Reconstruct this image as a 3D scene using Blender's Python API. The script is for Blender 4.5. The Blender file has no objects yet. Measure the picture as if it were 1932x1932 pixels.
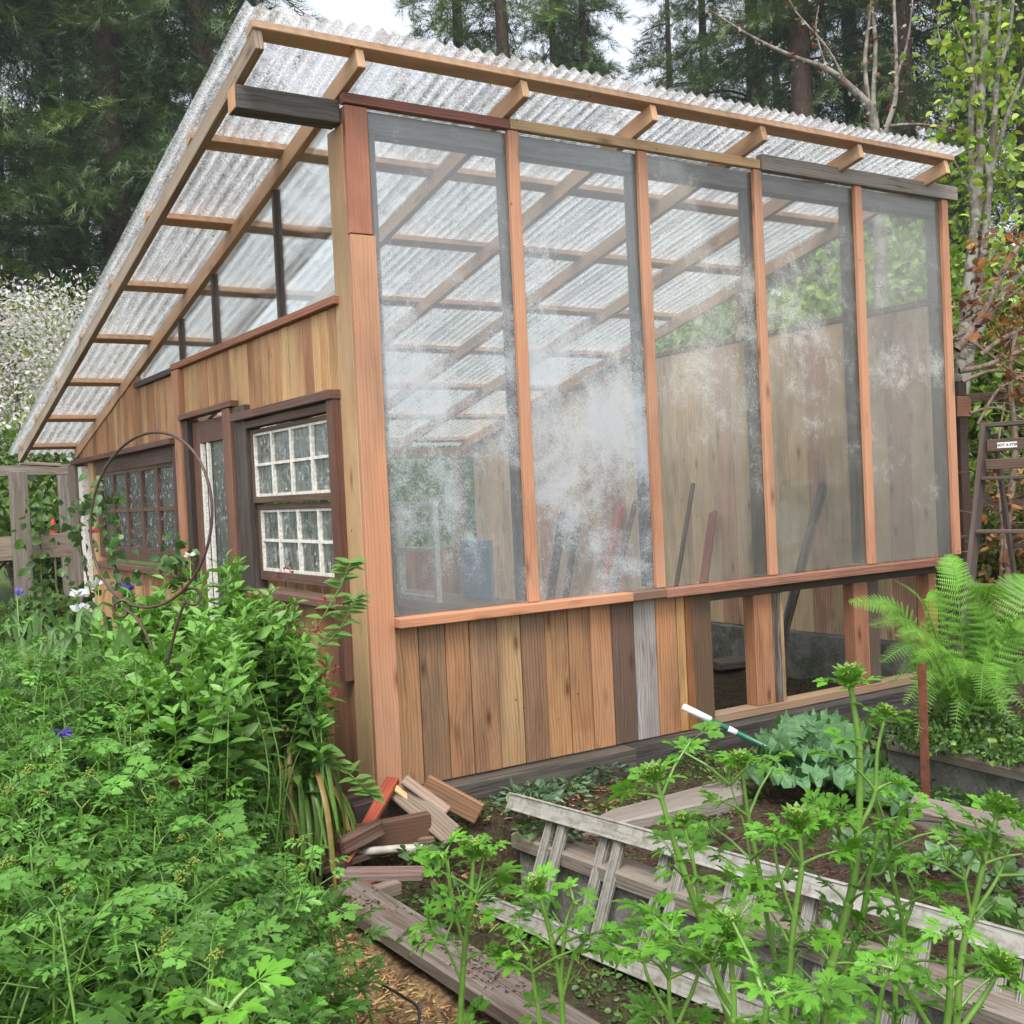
import bpy, math, random
import numpy as np
from mathutils import Vector, Matrix
random.seed(7); RS = np.random.RandomState(11)
SC = bpy.context.scene
COL = SC.collection
R = math.radians

# ------------------------------------------------------------------ camera
CAM = np.array([-1.850, -4.416, 1.471]); YAW, PIT, ROL, FOC = 0.540, -0.020, 0.047, 1974.5
_fw = np.array([math.sin(YAW)*math.cos(PIT), math.cos(YAW)*math.cos(PIT), math.sin(PIT)])
_rt = np.array([math.cos(YAW), -math.sin(YAW), 0.0]); _up = np.cross(_rt, _fw)
_cr = _rt*math.cos(ROL) - _up*math.sin(ROL); _cu = _rt*math.sin(ROL) + _up*math.cos(ROL)
cd = bpy.data.cameras.new('camera'); cam = bpy.data.objects.new('camera', cd); COL.objects.link(cam)
M = Matrix([[_cr[i], _cu[i], -_fw[i], CAM[i]] for i in range(3)] + [[0, 0, 0, 1]])
cam.matrix_world = M
cd.sensor_width = 36; cd.lens = 36*FOC/1932; cd.clip_start = 0.05; cd.clip_end = 600
SC.camera = cam

# ------------------------------------------------------------------ light: overcast daylight
SUN_EL, SUN_AZ = R(58), R(215)          # azimuth of the sun, clockwise from +Y
w = bpy.data.worlds.new('World'); SC.world = w; w.use_nodes = True
nt = w.node_tree; nt.nodes.clear()
sky = nt.nodes.new('ShaderNodeTexSky'); sky.sky_type = 'NISHITA'; sky.sun_disc = False
sky.sun_elevation = SUN_EL; sky.sun_rotation = SUN_AZ; sky.dust_density = 3.0; sky.air_density = 1.0
hs = nt.nodes.new('ShaderNodeHueSaturation'); hs.inputs['Saturation'].default_value = 0.28; hs.inputs['Value'].default_value = 1.38
bg = nt.nodes.new('ShaderNodeBackground'); bg.inputs['Strength'].default_value = 0.15
wo = nt.nodes.new('ShaderNodeOutputWorld')
nt.links.new(sky.outputs[0], hs.inputs['Color']); nt.links.new(hs.outputs[0], bg.inputs[0]); nt.links.new(bg.outputs[0], wo.inputs[0])
sl = bpy.data.lights.new('sun', 'SUN'); sl.energy = 1.45; sl.angle = R(20); sl.color = (1.0, 0.965, 0.92)
so = bpy.data.objects.new('sun', sl); COL.objects.link(so); so.location = (-4, -8, 12)
sd = Vector((math.sin(SUN_AZ)*math.cos(SUN_EL), math.cos(SUN_AZ)*math.cos(SUN_EL), math.sin(SUN_EL)))
so.rotation_euler = sd.to_track_quat('Z', 'Y').to_euler()
SC.view_settings.view_transform = 'Standard'; SC.view_settings.look = 'None'; SC.view_settings.gamma = 1
SC.view_settings.exposure = 0.88
try:
    SC.cycles.max_bounces = 10; SC.cycles.transparent_max_bounces = 40; SC.cycles.transmission_bounces = 8
    SC.cycles.diffuse_bounces = 4; SC.cycles.use_denoising = True; SC.cycles.sample_clamp_indirect = 4
except Exception: pass

# ------------------------------------------------------------------ from a spot in the picture to a point on a real plane
def ray(px, py): return _fw + _cr*(px-966)/FOC - _cu*(py-966)/FOC
def onz(px, py, z=0.0): d = ray(px, py); return CAM + d*(z-CAM[2])/d[2]
def ony(px, py, y=0.0): d = ray(px, py); return CAM + d*(y-CAM[1])/d[1]
def dist(px, py, D): return CAM + ray(px, py)*D
SK = -0.059                                  # the side walls run a little off square

# ------------------------------------------------------------------ mesh builder
def nrm(v):
    v = np.asarray(v, float); return v/(np.linalg.norm(v)+1e-12)
class MB:
    def __init__(s): s.v = []; s.f = []; s.uv = []; s.c = []; s.sm = []
    def face(s, pts, uvs, tint, smooth=False):
        b = len(s.v); s.v += [tuple(map(float, p)) for p in pts]; s.f.append(tuple(range(b, b+len(pts))))
        s.uv += [tuple(u) for u in uvs]; s.c += [tuple(tint)+(1.0,)]*len(pts); s.sm.append(smooth)
    def hexa(s, P, tint, uo=None):           # P: 8 corners, 0-3 at the start (ring), 4-7 at the end
        P = [np.asarray(p, float) for p in P]; b = len(s.v); s.v += [tuple(p) for p in P]
        L = np.linalg.norm(P[4]-P[0]); uo = uo or (random.uniform(0, 90), random.uniform(0, 90))
        per = [0]
        for i in range(4): per.append(per[-1]+np.linalg.norm(P[(i+1) % 4]-P[i]))
        t = tuple(tint)+(1.0,)
        for i in range(4):
            j = (i+1) % 4; s.f.append((b+i, b+j, b+4+j, b+4+i))
            s.uv += [(uo[0], uo[1]+per[i]), (uo[0], uo[1]+per[i+1]), (uo[0]+L, uo[1]+per[i+1]), (uo[0]+L, uo[1]+per[i])]
            s.c += [t]*4; s.sm.append(False)
        a, c = per[1], per[2]-per[1]
        for ring in ((3, 2, 1, 0), (4, 5, 6, 7)):
            s.f.append(tuple(b+k for k in ring)); s.uv += [(uo[0], uo[1]), (uo[0]+.05*a, uo[1]), (uo[0]+.05*a, uo[1]+c), (uo[0], uo[1]+c)]
            s.c += [t]*4; s.sm.append(False)
    def beam(s, p0, p1, w, h, tint, up=(0, 0, 1), w1=None, h1=None):   # box along p0->p1, w across, h along up
        p0, p1 = np.asarray(p0, float), np.asarray(p1, float); d = nrm(p1-p0)
        sd_ = nrm(np.cross(d, up)); u = np.cross(sd_, d); w1 = w1 or w; h1 = h1 or h
        A = [p0+sd_*a*w/2+u*b_*h/2 for a, b_ in ((-1, -1), (-1, 1), (1, 1), (1, -1))]
        B = [p1+sd_*a*w1/2+u*b_*h1/2 for a, b_ in ((-1, -1), (-1, 1), (1, 1), (1, -1))]
        s.hexa(A+B, tint)
    def box(s, x0, x1, y0, y1, z0, z1, tint, axis='z'):
        c = np.array([(x0+x1)/2, (y0+y1)/2, (z0+z1)/2])
        if axis == 'z': s.beam((c[0], c[1], z0), (c[0], c[1], z1), x1-x0, y1-y0, tint, up=(0, 1, 0))
        elif axis == 'x': s.beam((x0, c[1], c[2]), (x1, c[1], c[2]), y1-y0, z1-z0, tint)
        else: s.beam((c[0], y0, c[2]), (c[0], y1, c[2]), x1-x0, z1-z0, tint)
    def slab(s, top, th, tint):              # top: 4 points a,b,c,d (a->d along the length), thickness down
        a, b, c, d = [np.asarray(p, float) for p in top]; z = np.array([0, 0, th])
        s.hexa([a, b, b-z, a-z, d, c, c-z, d-z], tint)
    def tube(s, pts, rad, n=6, tint=(.1, .1, .1), cap=True):
        pts = [np.asarray(p, float) for p in pts]
        if not hasattr(rad, '__len__'): rad = [rad]*len(pts)
        b = len(s.v); t = tuple(tint)+(1.0,); u = 0.0; us = []
        ref = np.array([0.3, 0.2, 1.0]); prev = None
        for i, p in enumerate(pts):
            d = nrm(pts[min(i+1, len(pts)-1)]-pts[max(i-1, 0)])
            if prev is None:
                a = np.cross(d, ref); a = nrm(a) if np.linalg.norm(a) > 1e-3 else np.array([1., 0, 0])
            else: a = nrm(prev-d*np.dot(prev, d))
            prev = a; c = np.cross(d, a)
            if i: u += np.linalg.norm(p-pts[i-1])
            us.append(u)
            for k in range(n):
                q = 2*math.pi*k/n; s.v.append(tuple(p+(a*math.cos(q)+c*math.sin(q))*rad[i]))
        for i in range(len(pts)-1):
            for k in range(n):
                k2 = (k+1) % n; s.f.append((b+i*n+k, b+i*n+k2, b+(i+1)*n+k2, b+(i+1)*n+k))
                r = max(rad[i], .003)*2*math.pi/n
                s.uv += [(us[i], k*r), (us[i], (k+1)*r), (us[i+1], (k+1)*r), (us[i+1], k*r)]; s.c += [t]*4; s.sm.append(True)
        if cap:
            for ring in (tuple(b+k for k in range(n-1, -1, -1)), tuple(b+(len(pts)-1)*n+k for k in range(n))):
                s.f.append(ring); s.uv += [(0, 0)]*n; s.c += [t]*n; s.sm.append(False)
    def build(s, name, mat, parent=None, bevel=0.0, fix=True, label=None):
        me = bpy.data.meshes.new(name); me.from_pydata(s.v, [], s.f)
        uvl = me.uv_layers.new(name='UVMap'); uvl.data.foreach_set('uv', np.array(s.uv, 'f').ravel())
        ca = me.color_attributes.new('tint', 'FLOAT_COLOR', 'CORNER'); ca.data.foreach_set('color', np.array(s.c, 'f').ravel())
        me.polygons.foreach_set('use_smooth', np.array(s.sm, bool))
        me.materials.append(mat); me.update()
        if fix:
            import bmesh
            bm = bmesh.new(); bm.from_mesh(me); bmesh.ops.recalc_face_normals(bm, faces=bm.faces); bm.to_mesh(me); bm.free()
        o = bpy.data.objects.new(name, me); COL.objects.link(o)
        if parent: o.parent = parent; o.matrix_parent_inverse = parent.matrix_world.inverted()
        if bevel:
            bv = o.modifiers.new('bevel', 'BEVEL'); bv.width = bevel; bv.segments = 1; bv.limit_method = 'ANGLE'
        if label: o['label'] = label
        return o
def tag(o, label=None, cat=None, group=None, kind=None):
    if label: o['label'] = label
    if cat: o['category'] = cat
    if group: o['group'] = group
    if kind: o['kind'] = kind
    return o
def empty(name, loc=(0, 0, 0)):
    o = bpy.data.objects.new(name, None); o.empty_display_size = .1; COL.objects.link(o); o.location = tuple(map(float, loc))
    bpy.context.view_layer.update(); return o
def copy_tree(o, parent=None):
    c = o.copy(); COL.objects.link(c)
    if parent: c.parent = parent
    for ch in list(o.children): copy_tree(ch, c)
    return c

# ------------------------------------------------------------------ materials
class NT:
    def __init__(s, name):
        s.m = bpy.data.materials.new(name); s.m.use_nodes = True; s.t = s.m.node_tree; s.t.nodes.clear()
        s.out = s.n('ShaderNodeOutputMaterial')
    def n(s, typ, **kw):
        x = s.t.nodes.new(typ)
        for k, v in kw.items():
            if k.startswith('i_'): x.inputs[k[2:].replace('_', ' ')].default_value = v
            else: setattr(x, k, v)
        return x
    def l(s, a, b): s.t.links.new(a, b)
    def math(s, op, a, b=None, c=None, clamp=False):
        x = s.n('ShaderNodeMath', operation=op, use_clamp=clamp)
        for i, q in enumerate((a, b, c)):
            if q is None: continue
            if isinstance(q, (int, float)): x.inputs[i].default_value = q
            else: s.l(q, x.inputs[i])
        return x.outputs[0]
    def mix(s, fac, a, b, bt='MIX'):
        x = s.n('ShaderNodeMix', data_type='RGBA', blend_type=bt)
        for i, q in ((0, fac), (6, a), (7, b)):
            if isinstance(q, (int, float)): x.inputs[i].default_value = q
            elif isinstance(q, tuple): x.inputs[i].default_value = q+(1,) if len(q) == 3 else q
            else: s.l(q, x.inputs[i])
        return x.outputs[2]
    def noise(s, vec, scale, detail=4, rough=.55, dist_=0.0, out=0):
        x = s.n('ShaderNodeTexNoise'); x.inputs['Scale'].default_value = scale; x.inputs['Detail'].default_value = detail
        x.inputs['Roughness'].default_value = rough; x.inputs['Distortion'].default_value = dist_
        if vec is not None: s.l(vec, x.inputs['Vector'])
        return x.outputs[out]
    def ramp(s, fac, stops, interp='LINEAR'):
        x = s.n('ShaderNodeValToRGB'); x.color_ramp.interpolation = interp; e = x.color_ramp.elements
        while len(e) < len(stops): e.new(.5)
        for k, (p, c) in enumerate(stops):
            e[k].position = p; e[k].color = (c, c, c, 1) if isinstance(c, (int, float)) else tuple(c)+(1,)
        s.l(fac, x.inputs[0]); return x.outputs[0]
    def mapping(s, vec, scale=(1, 1, 1), loc=(0, 0, 0), rot=(0, 0, 0)):
        x = s.n('ShaderNodeMapping'); x.inputs['Scale'].default_value = scale; x.inputs['Location'].default_value = loc; x.inputs['Rotation'].default_value = rot
        s.l(vec, x.inputs['Vector']); return x.outputs[0]
    def bump(s, h, strength=.3, d=.01):
        x = s.n('ShaderNodeBump'); x.inputs['Strength'].default_value = strength; x.inputs['Distance'].default_value = d
        s.l(h, x.inputs['Height']); return x.outputs[0]
    def principled(s, base, rough=.6, bump=None, spec=.5, metal=0.0):
        x = s.n('ShaderNodeBsdfPrincipled')
        for k, q in (('Base Color', base), ('Roughness', rough), ('Metallic', metal), ('Specular IOR Level', spec)):
            if isinstance(q, (int, float)): x.inputs[k].default_value = q
            elif isinstance(q, tuple): x.inputs[k].default_value = q+(1,)
            else: s.l(q, x.inputs[k])
        if bump is not None: s.l(bump, x.inputs['Normal'])
        return x.outputs[0]
    def done(s, sh): s.l(sh, s.out.inputs[0]); return s.m
    def tint(s): return s.n('ShaderNodeAttribute', attribute_name='tint').outputs[0]
    def uv(s): return s.n('ShaderNodeTexCoord').outputs['UV']
    def obj(s): return s.n('ShaderNodeTexCoord').outputs['Object']
    def geo(s): return s.n('ShaderNodeNewGeometry').outputs['Position']

def wood(name, grain=.35, knots=.8, stain=.35, weather=0.0, rough=.62, bump=.35, stain_col=(.06, .045, .035)):
    k = NT(name); uv0 = k.uv(); t = k.tint(); P = k.geo()
    vo = k.n('ShaderNodeTexVoronoi'); vo.inputs['Scale'].default_value = 1.0; vo.inputs['Randomness'].default_value = 1
    k.l(k.mapping(uv0, (2.6, 8.0, 1)), vo.inputs['Vector'])
    kw = k.ramp(vo.outputs['Distance'], [(.0, 1), (.34, 0)])
    wp = k.math('ADD', k.math('MULTIPLY', k.noise(k.mapping(uv0, (1.6, 5, 1)), 1, 3, .55), .055), k.math('MULTIPLY', kw, .016))
    cx = k.n('ShaderNodeCombineXYZ'); k.l(wp, cx.inputs[1]); va = k.n('ShaderNodeVectorMath', operation='ADD'); k.l(uv0, va.inputs[0]); k.l(cx.outputs[0], va.inputs[1]); uv = va.outputs[0]
    fine = k.noise(k.mapping(uv, (3, 110, 1)), 1, 5, .6)
    wv = k.n('ShaderNodeTexWave', wave_type='BANDS', bands_direction='Y'); wv.inputs['Scale'].default_value = 7
    wv.inputs['Distortion'].default_value = 4.5; wv.inputs['Detail'].default_value = 3; wv.inputs['Detail Scale'].default_value = 1.4
    k.l(k.mapping(uv, (.22, 2.6, 1)), wv.inputs['Vector'])
    med = k.noise(k.mapping(uv, (1.1, 17, 1), (2, 4, 0)), 1, 7, .72, .4)
    g = k.math('ADD', k.math('MULTIPLY', fine, .26), k.math('ADD', k.math('MULTIPLY', wv.outputs[1], .22), k.math('MULTIPLY', med, .54)))
    gr = k.ramp(g, [(.30, 1-grain), (.52, 1.0), (.80, 1+grain*.4)])
    c = k.mix(1.0, t, gr, 'MULTIPLY')
    big = k.noise(k.mapping(uv, (.9, 5, 1)), 1, 4, .6)
    c = k.mix(k.math('MULTIPLY', k.ramp(big, [(.5, 0), (.72, 1)]), stain), c, stain_col)
    blo = k.noise(k.mapping(uv, (1.5, 3.0, 1), (7, 3, 0)), 1, 2, .5)
    c = k.mix(k.math('MULTIPLY', k.ramp(blo, [(.35, 1), (.6, 0)]), .22), c, k.mix(1.0, c, (1.25, .82, .62), 'MULTIPLY'))
    # knots
    kd = k.math('ADD', vo.outputs['Distance'], k.math('MULTIPLY', fine, .03))
    km = k.ramp(kd, [(.055, 1), (.12, .45), (.22, 0)])
    c = k.mix(k.math('MULTIPLY', km, knots), c, k.mix(1.0, t, (.30, .20, .16), 'MULTIPLY'))
    # nail marks and specks
    v2 = k.n('ShaderNodeTexVoronoi'); v2.inputs['Scale'].default_value = 7.0; k.l(P, v2.inputs['Vector'])
    c = k.mix(k.ramp(v2.outputs['Distance'], [(.035, .85), (.05, 0)]), c, (.05, .03, .02))
    if weather:
        wn = k.noise(k.mapping(uv, (2, 30, 1), (3, 9, 0)), 1, 5, .65)
        c = k.mix(k.math('MULTIPLY', k.ramp(wn, [(.42, 0), (.62, 1)]), weather), c, (.225, .20, .175))
        w2 = k.noise(k.mapping(uv, (4, 60, 1), (1, 5, 0)), 1, 4, .6)
        c = k.mix(k.math('MULTIPLY', k.ramp(w2, [(.30, 1), (.42, 0)]), weather), c, (.035, .03, .026))
    ws = k.noise(k.mapping(uv, (.35, 1.1, 1), (5, 1, 0)), 1, 6, .7, .5)          # water stains and mud
    c = k.mix(k.math('MULTIPLY', k.ramp(ws, [(.52, 0), (.60, 1)]), stain*.9), c, k.mix(1.0, c, (.50, .42, .38), 'MULTIPLY'))
    pl = k.noise(k.mapping(uv, (.7, 2.2, 1), (2, 8, 0)), 1, 4, .6)
    c = k.mix(k.math('MULTIPLY', k.ramp(pl, [(.50, 0), (.66, 1)]), .35), c, k.mix(1.0, c, (1.35, 1.42, 1.5), 'MULTIPLY'))
    h = k.math('ADD', k.math('MULTIPLY', fine, 1.0), k.math('MULTIPLY', km, -.4))
    rr = k.ramp(big, [(.3, rough-.12), (.7, rough+.15)])
    return k.done(k.principled(c, rr, k.bump(h, bump, .004), .35))
M_WOOD = wood('new_sawn_wood', .48, .95, .55)
M_CLEAN = wood('trim_wood', .22, .75, .42, rough=.55)
M_DARK = wood('old_brown_wood', .45, .4, .4, stain_col=(.02, .016, .014))
M_GREY = wood('weathered_wood', .5, .5, .4, weather=.75, rough=.75, bump=.7)
M_CHAR = wood('charred_wood', .6, .2, .7, weather=.25, rough=.6, bump=.8, stain_col=(.008, .008, .009))

def plain(name, col, rough=.5, metal=0.0, vary=.15, scale=20, bump=.1):
    k = NT(name); n = k.noise(k.obj(), scale, 5, .6)
    c = k.mix(1.0, col, k.ramp(n, [(.3, 1-vary), (.7, 1+vary)]), 'MULTIPLY')
    return k.done(k.principled(c, rough, k.bump(n, bump, .005), .5, metal))

def glass_mat(name, tintc=(.955, .965, .945), haze=.10, dirt=0.0, seed=0.0, spread=.5, edge=0.0, refl=1.0, cool=1.0):
    """clear glass; dirt = share covered with pale mineral deposit, which is solid matter on the glass"""
    k = NT(name); uv = k.uv()
    tr = k.n('ShaderNodeBsdfTransparent'); tr.inputs[0].default_value = tintc+(1,)
    gl = k.n('ShaderNodeBsdfGlossy'); gl.inputs['Roughness'].default_value = .03; gl.inputs['Color'].default_value = (1, 1, 1, 1)
    fr = k.n('ShaderNodeFresnel'); fr.inputs[0].default_value = 1.45
    df = k.n('ShaderNodeBsdfDiffuse'); df.inputs[0].default_value = (.72, .78, .82, 1) if cool else (.74, .74, .69, 1)
    tl = k.n('ShaderNodeBsdfTranslucent'); tl.inputs[0].default_value = (.74, .80, .84, 1) if cool else (.76, .76, .71, 1)
    dt = k.n('ShaderNodeMixShader'); dt.inputs[0].default_value = .5; k.l(df.outputs[0], dt.inputs[1]); k.l(tl.outputs[0], dt.inputs[2])
    vec = k.mapping(uv, (1, 1, 1), (seed*7.3, seed*3.1, seed))
    fac = None
    if dirt > 0:
        big = k.noise(vec, 2.1, 6, .68, .25)
        mid = k.noise(k.mapping(vec, (1.25, .8, 1)), 9, 9, .78, .35)
        fin = k.noise(k.mapping(vec, (1.4, .8, 1)), 110, 7, .85, .2)
        s_ = k.math('ADD', k.math('MULTIPLY', big, .95), k.math('ADD', k.math('MULTIPLY', mid, .50), k.math('MULTIPLY', fin, 1.0)))
        # more of it half way up the pane
        sep = k.n('ShaderNodeSeparateXYZ'); k.l(uv, sep.inputs[0])
        vv = k.math('ABSOLUTE', k.math('SUBTRACT', sep.outputs[1], spread)); vv = k.math('MULTIPLY', vv, -.22)
        s_ = k.math('ADD', s_, vv)
        soft = k.ramp(s_, [(.0, 0), (1, 1)])
        m1 = k.math('MULTIPLY', k.math('SUBTRACT', s_, 1.335-dirt*.31), 5.5, clamp=True)
        m2 = k.math('MULTIPLY', k.math('SUBTRACT', k.math('ADD', big, k.math('MULTIPLY', mid, .3)), .60-dirt*.22), 2.2, clamp=True)
        fac = k.math('ADD', k.math('MULTIPLY', m1, .50), k.math('MULTIPLY', m2, .13))
        fac = k.math('ADD', fac, haze, clamp=True)
    if fac is None:
        fac = k.math('ADD', k.math('MULTIPLY', k.noise(vec, 5, 4, .6), haze*.8), haze*.6)
    a = k.n('ShaderNodeMixShader'); k.l(fac, a.inputs[0]); k.l(tr.outputs[0], a.inputs[1]); k.l(dt.outputs[0], a.inputs[2])
    b = k.n('ShaderNodeMixShader'); k.l(k.math('MULTIPLY', fr.outputs[0], refl), b.inputs[0]); k.l(a.outputs[0], b.inputs[1]); k.l(gl.outputs[0], b.inputs[2])
    return k.done(b.outputs[0])

# ------------------------------------------------------------------ tints (real base colours)
SALMON = (.40, .21, .12); SALMON2 = (.34, .15, .09); YEL = (.42, .29, .155); TAN = (.36, .20, .09); TAN2 = (.42, .25, .115)
ORG = (.43, .21, .085); BRN = (.20, .115, .065); DK = (.085, .045, .032); RED = (.25, .085, .05); GREY = (.19, .17, .145); BLK = (.035, .03, .028)
def jit(c, a=.12):
    f = 1+random.uniform(-a, a); g = random.uniform(-a, a)*.4
    return (c[0]*f*(1+g), c[1]*f, c[2]*f*(1-g))
# ================================================================== GREENHOUSE
GH = empty('greenhouse'); tag(GH, 'lean-to garden greenhouse of new boards and old windows under a clear corrugated roof', 'greenhouse')
_s = nrm((SK, 1, 0)); _n = nrm((-1, SK, 0))
def SW(t, n, z): p = _s*t+_n*n; return np.array([p[0], p[1], z])
def swbox(mb, t0, t1, n0, n1, z0, z1, tint, axis='z', z0b=None, z1b=None):
    a = [SW(t0, n0, 0), SW(t1, n0, 0), SW(t1, n1, 0), SW(t0, n1, 0)]
    def at(k, z): q = a[k].copy(); q[2] = z; return q
    z0b = z0 if z0b is None else z0b; z1b = z1 if z1b is None else z1b    # heights at the t1 end
    lo = [at(0, z0), at(1, z0b), at(2, z0b), at(3, z0)]; hi = [at(0, z1), at(1, z1b), at(2, z1b), at(3, z1)]
    if axis == 'z': mb.hexa([lo[0], lo[1], lo[2], lo[3], hi[0], hi[1], hi[2], hi[3]], tint)
    else: mb.hexa([lo[0], lo[3], hi[3], hi[0], lo[1], lo[2], hi[2], hi[1]], tint)
def part(name, mat, fn, parent=GH, bevel=.003, label=None):
    mb = MB(); fn(mb); return mb.build(name, mat, parent, bevel, label=label)
MUL = [.885, 1.686, 2.514, 3.351, 4.172]
ZR = lambda y: 3.285-.235*y                      # underside of the rafters
# corner post, front trim boards
part('corner_post', M_CLEAN, lambda m: swbox(m, .001, .158, -.12, 0.0, -.05, 3.158, YEL), label='pale yellow square corner post')
part('corner_trim', M_CLEAN, lambda m: (m.box(0.001, .125, -.037, -.001, .06, 2.655, SALMON), m.box(.003, .113, -.036, -.001, 2.66, 3.232, SALMON2)), label='wide reddish corner board with a joint near the top')
part('header_beam', M_GREY, lambda m: m.box(.004, 4.2, .012, .10, 3.135, 3.235, (.11, .12, .11), 'x'))
part('overhang_beam', M_CHAR, lambda m: m.box(-.475, -.003, .004, .105, 3.16, 3.262, (.05, .05, .045), 'x'), label='blackened beam end carrying the outer rafter')
part('overhang_beam_end', M_CLEAN, lambda m: m.box(-.481, -.4755, .003, .106, 3.159, 3.263, (.42, .25, .12), 'x'))
part('header_trim', M_DARK, lambda m: m.box(-.004, .862, -.045, -.001, 3.238, 3.284, (.21, .085, .06), 'x'), label='dark red header strip over the first pane')
part('header_trim', M_CLEAN, lambda m: m.box(.865, 2.532, -.042, -.001, 3.240, 3.292, YEL, 'x'), label='pale yellow header strip')
part('header_trim', M_GREY, lambda m: m.box(2.535, 4.29, -.048, -.001, 3.236, 3.325, (.20, .19, .16), 'x'), label='grey weathered header board past the end')
for i, mx in enumerate(MUL):
    part('mullion', M_CLEAN, lambda m: m.box(mx-.030, mx+.030, -.034, -.0045, .918, 3.237, jit((.41, .215, .125), .07)))
    part('stud', M_GREY, lambda m: m.box(mx-.03, mx+.022, .012, .105, .92, 3.133, (.10, .105, .09)))
part('stud', M_GREY, lambda m: m.box(.128, .165, .012, .10, .92, 3.133, (.16, .16, .14)))
xs = [.126]+MUL
GL = [('hazy glass pane with blue white deposits at the corner', .18, .74, .1, .9), ('glass pane thickly clouded with white mineral deposit', .15, .80, 2.3, .85),
      ('mostly clear glass pane, third along the front', .09, .58, 4.6, 1.4), ('faintly clouded glass pane, fourth along the front', .10, .62, 6.2, 1.3), ('evenly misted end glass pane', .22, .52, 8.4, 1.2)]
for i in range(5):
    lab, hz, dr, sd_, sp = GL[i]; a, b = xs[i]+.002, xs[i+1]-.002
    m = MB(); z0, z1 = .918, 3.236
    m.face([(a, -.004, z0), (b, -.004, z0), (b, -.004, z1), (a, -.004, z1)], [(0, 0), (b-a, 0), (b-a, z1-z0), (0, z1-z0)], (1, 1, 1))
    g = m.build('glass_pane', glass_mat('clouded_glass_%d' % i, haze=hz, dirt=dr, seed=sd_, spread=sp, cool=float(i < 2)), GH, fix=False, label=lab)
    sdm = g.modifiers.new('thick', 'SOLIDIFY'); sdm.thickness = .006; sdm.offset = 1 if False else -1; sdm.material_offset = 1
    cg = bpy.data.materials.get('clear_back') or glass_mat('clear_back', (.97, .985, .98), haze=.0, refl=.4)
    g.data.materials.append(cg)
def sill1(m): m.box(.122, 1.45, -.095, .0, .872, .916, (.42, .21, .115), 'x'); m.box(1.4505, 1.672, -.094, .0, .872, .9155, (.15, .09, .06), 'x')
part('sill', M_CLEAN, sill1, label='salmon sill board under the left panes')
part('sill', M_DARK, lambda m: m.box(1.676, 4.03, -.09, .0, .866, .912, (.24, .115, .075), 'x'), label='darker sill board under the right panes')
part('sill_beam', M_DARK, lambda m: m.box(2.03, 4.17, .0, .09, .81, .865, (.07, .05, .035), 'x'))
# planks under the sill
pxs = [745, 798, 848, 893, 944, 989, 1034, 1077, 1118, 1158, 1200, 1241, 1280, 1296]
px_x = [float(ony(p, 1478-.195*(p-798), 0)[0]) for p in pxs]
tints = [(.27, .155, .075), (.20, .12, .065), (.31, .165, .08), (.24, .14, .075), (.32, .205, .10), (.20, .115, .065), (.31, .18, .085), (.35, .195, .095), (.33, .17, .085), (.11, .065, .045), (.19, .17, .15), (.33, .17, .08), (.42, .24, .09)]
def planks(m):
    for k in range(13):
        if k == 10: continue
        a, b = px_x[k], px_x[k+1]; d = random.uniform(0, .004)
        m.box(a+.0022, b-.0022, -.024-d, -.003, .128, .868, jit(tints[k], .05))
part('front_boards', M_WOOD, planks)
part('grey_board', M_GREY, lambda m: m.box(px_x[10]+.002, px_x[11]-.002, -.027, -.003, .128, .868, (.30, .285, .26)), label='single grey weathered board among the brown ones')
xe = px_x[13]
part('stud', M_WOOD, lambda m: m.box(xe+.001, xe+.05, -.03, .06, .126, .868, (.22, .095, .035)))
part('stud', M_DARK, lambda m: m.box(xe+.052, 2.035, -.02, .075, .126, .868, (.12, .075, .045)), label='brown stud closing the boarded part')
for (a, b, c, mt) in [(2.37, 2.512, (.34, .165, .085), M_WOOD), (2.515, 2.575, (.055, .045, .035), M_GREY), (2.577, 2.60, (.36, .24, .12), M_WOOD), (3.20, 3.325, (.27, .125, .07), M_WOOD), (3.328, 3.42, (.10, .075, .055), M_DARK), (3.9, 3.98, (.36, .17, .08), M_WOOD), (4.0, 4.16, (.05, .035, .03), M_DARK)]:
    part('stud', mt, lambda m: m.box(a, b, -.005, .085, .176, .81, c))
part('bottom_plate', M_CLEAN, lambda m: m.box(2.037, 4.15, -.01, .085, .126, .175, (.25, .175, .11), 'x'))
def tim(m):
    m.beam((-.02, -.035, .03), (1.4, -.04, .03), .17, .18, (.06, .05, .04)); m.beam((1.402, -.03, .035), (4.3, -.03, .035), .16, .175, (.035, .032, .03))
part('base_timber', M_CHAR, tim)
# side wall ---------------------------------------------------------------
def sp(m, t0, t1, zlo, zhi, pal, w=.098, pr=0.0):
    t = t0
    while t < t1-.015:
        e = min(t+w*random.uniform(.85, 1.15), t1)
        if e > t1-.03: e = t1
        zh, zh2 = (zhi(t), zhi(e)) if callable(zhi) else (zhi, zhi)
        zl = zlo
        if zh-zl > .02: swbox(m, t+.0015, e-.0015, pr-.02, pr+random.uniform(-.003, .002), zl, zh, jit(random.choice(pal), .1), z1b=max(zh2, zl+.01))
        t = e
PALU = [(.44, .27, .125), (.40, .23, .10), (.46, .30, .14), (.42, .24, .11), (.34, .18, .08)]
PALL = [(.36, .19, .085), (.30, .145, .06), (.42, .25, .12), (.24, .12, .06), (.38, .2, .09)]
part('side_boards', M_WOOD, lambda m: (sp(m, .159, 1.52, 1.965, 2.366, PALU), sp(m, 1.52, 2.49, 2.06, 2.366, PALU)), label='yellowish boards above the door and near window')
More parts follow.
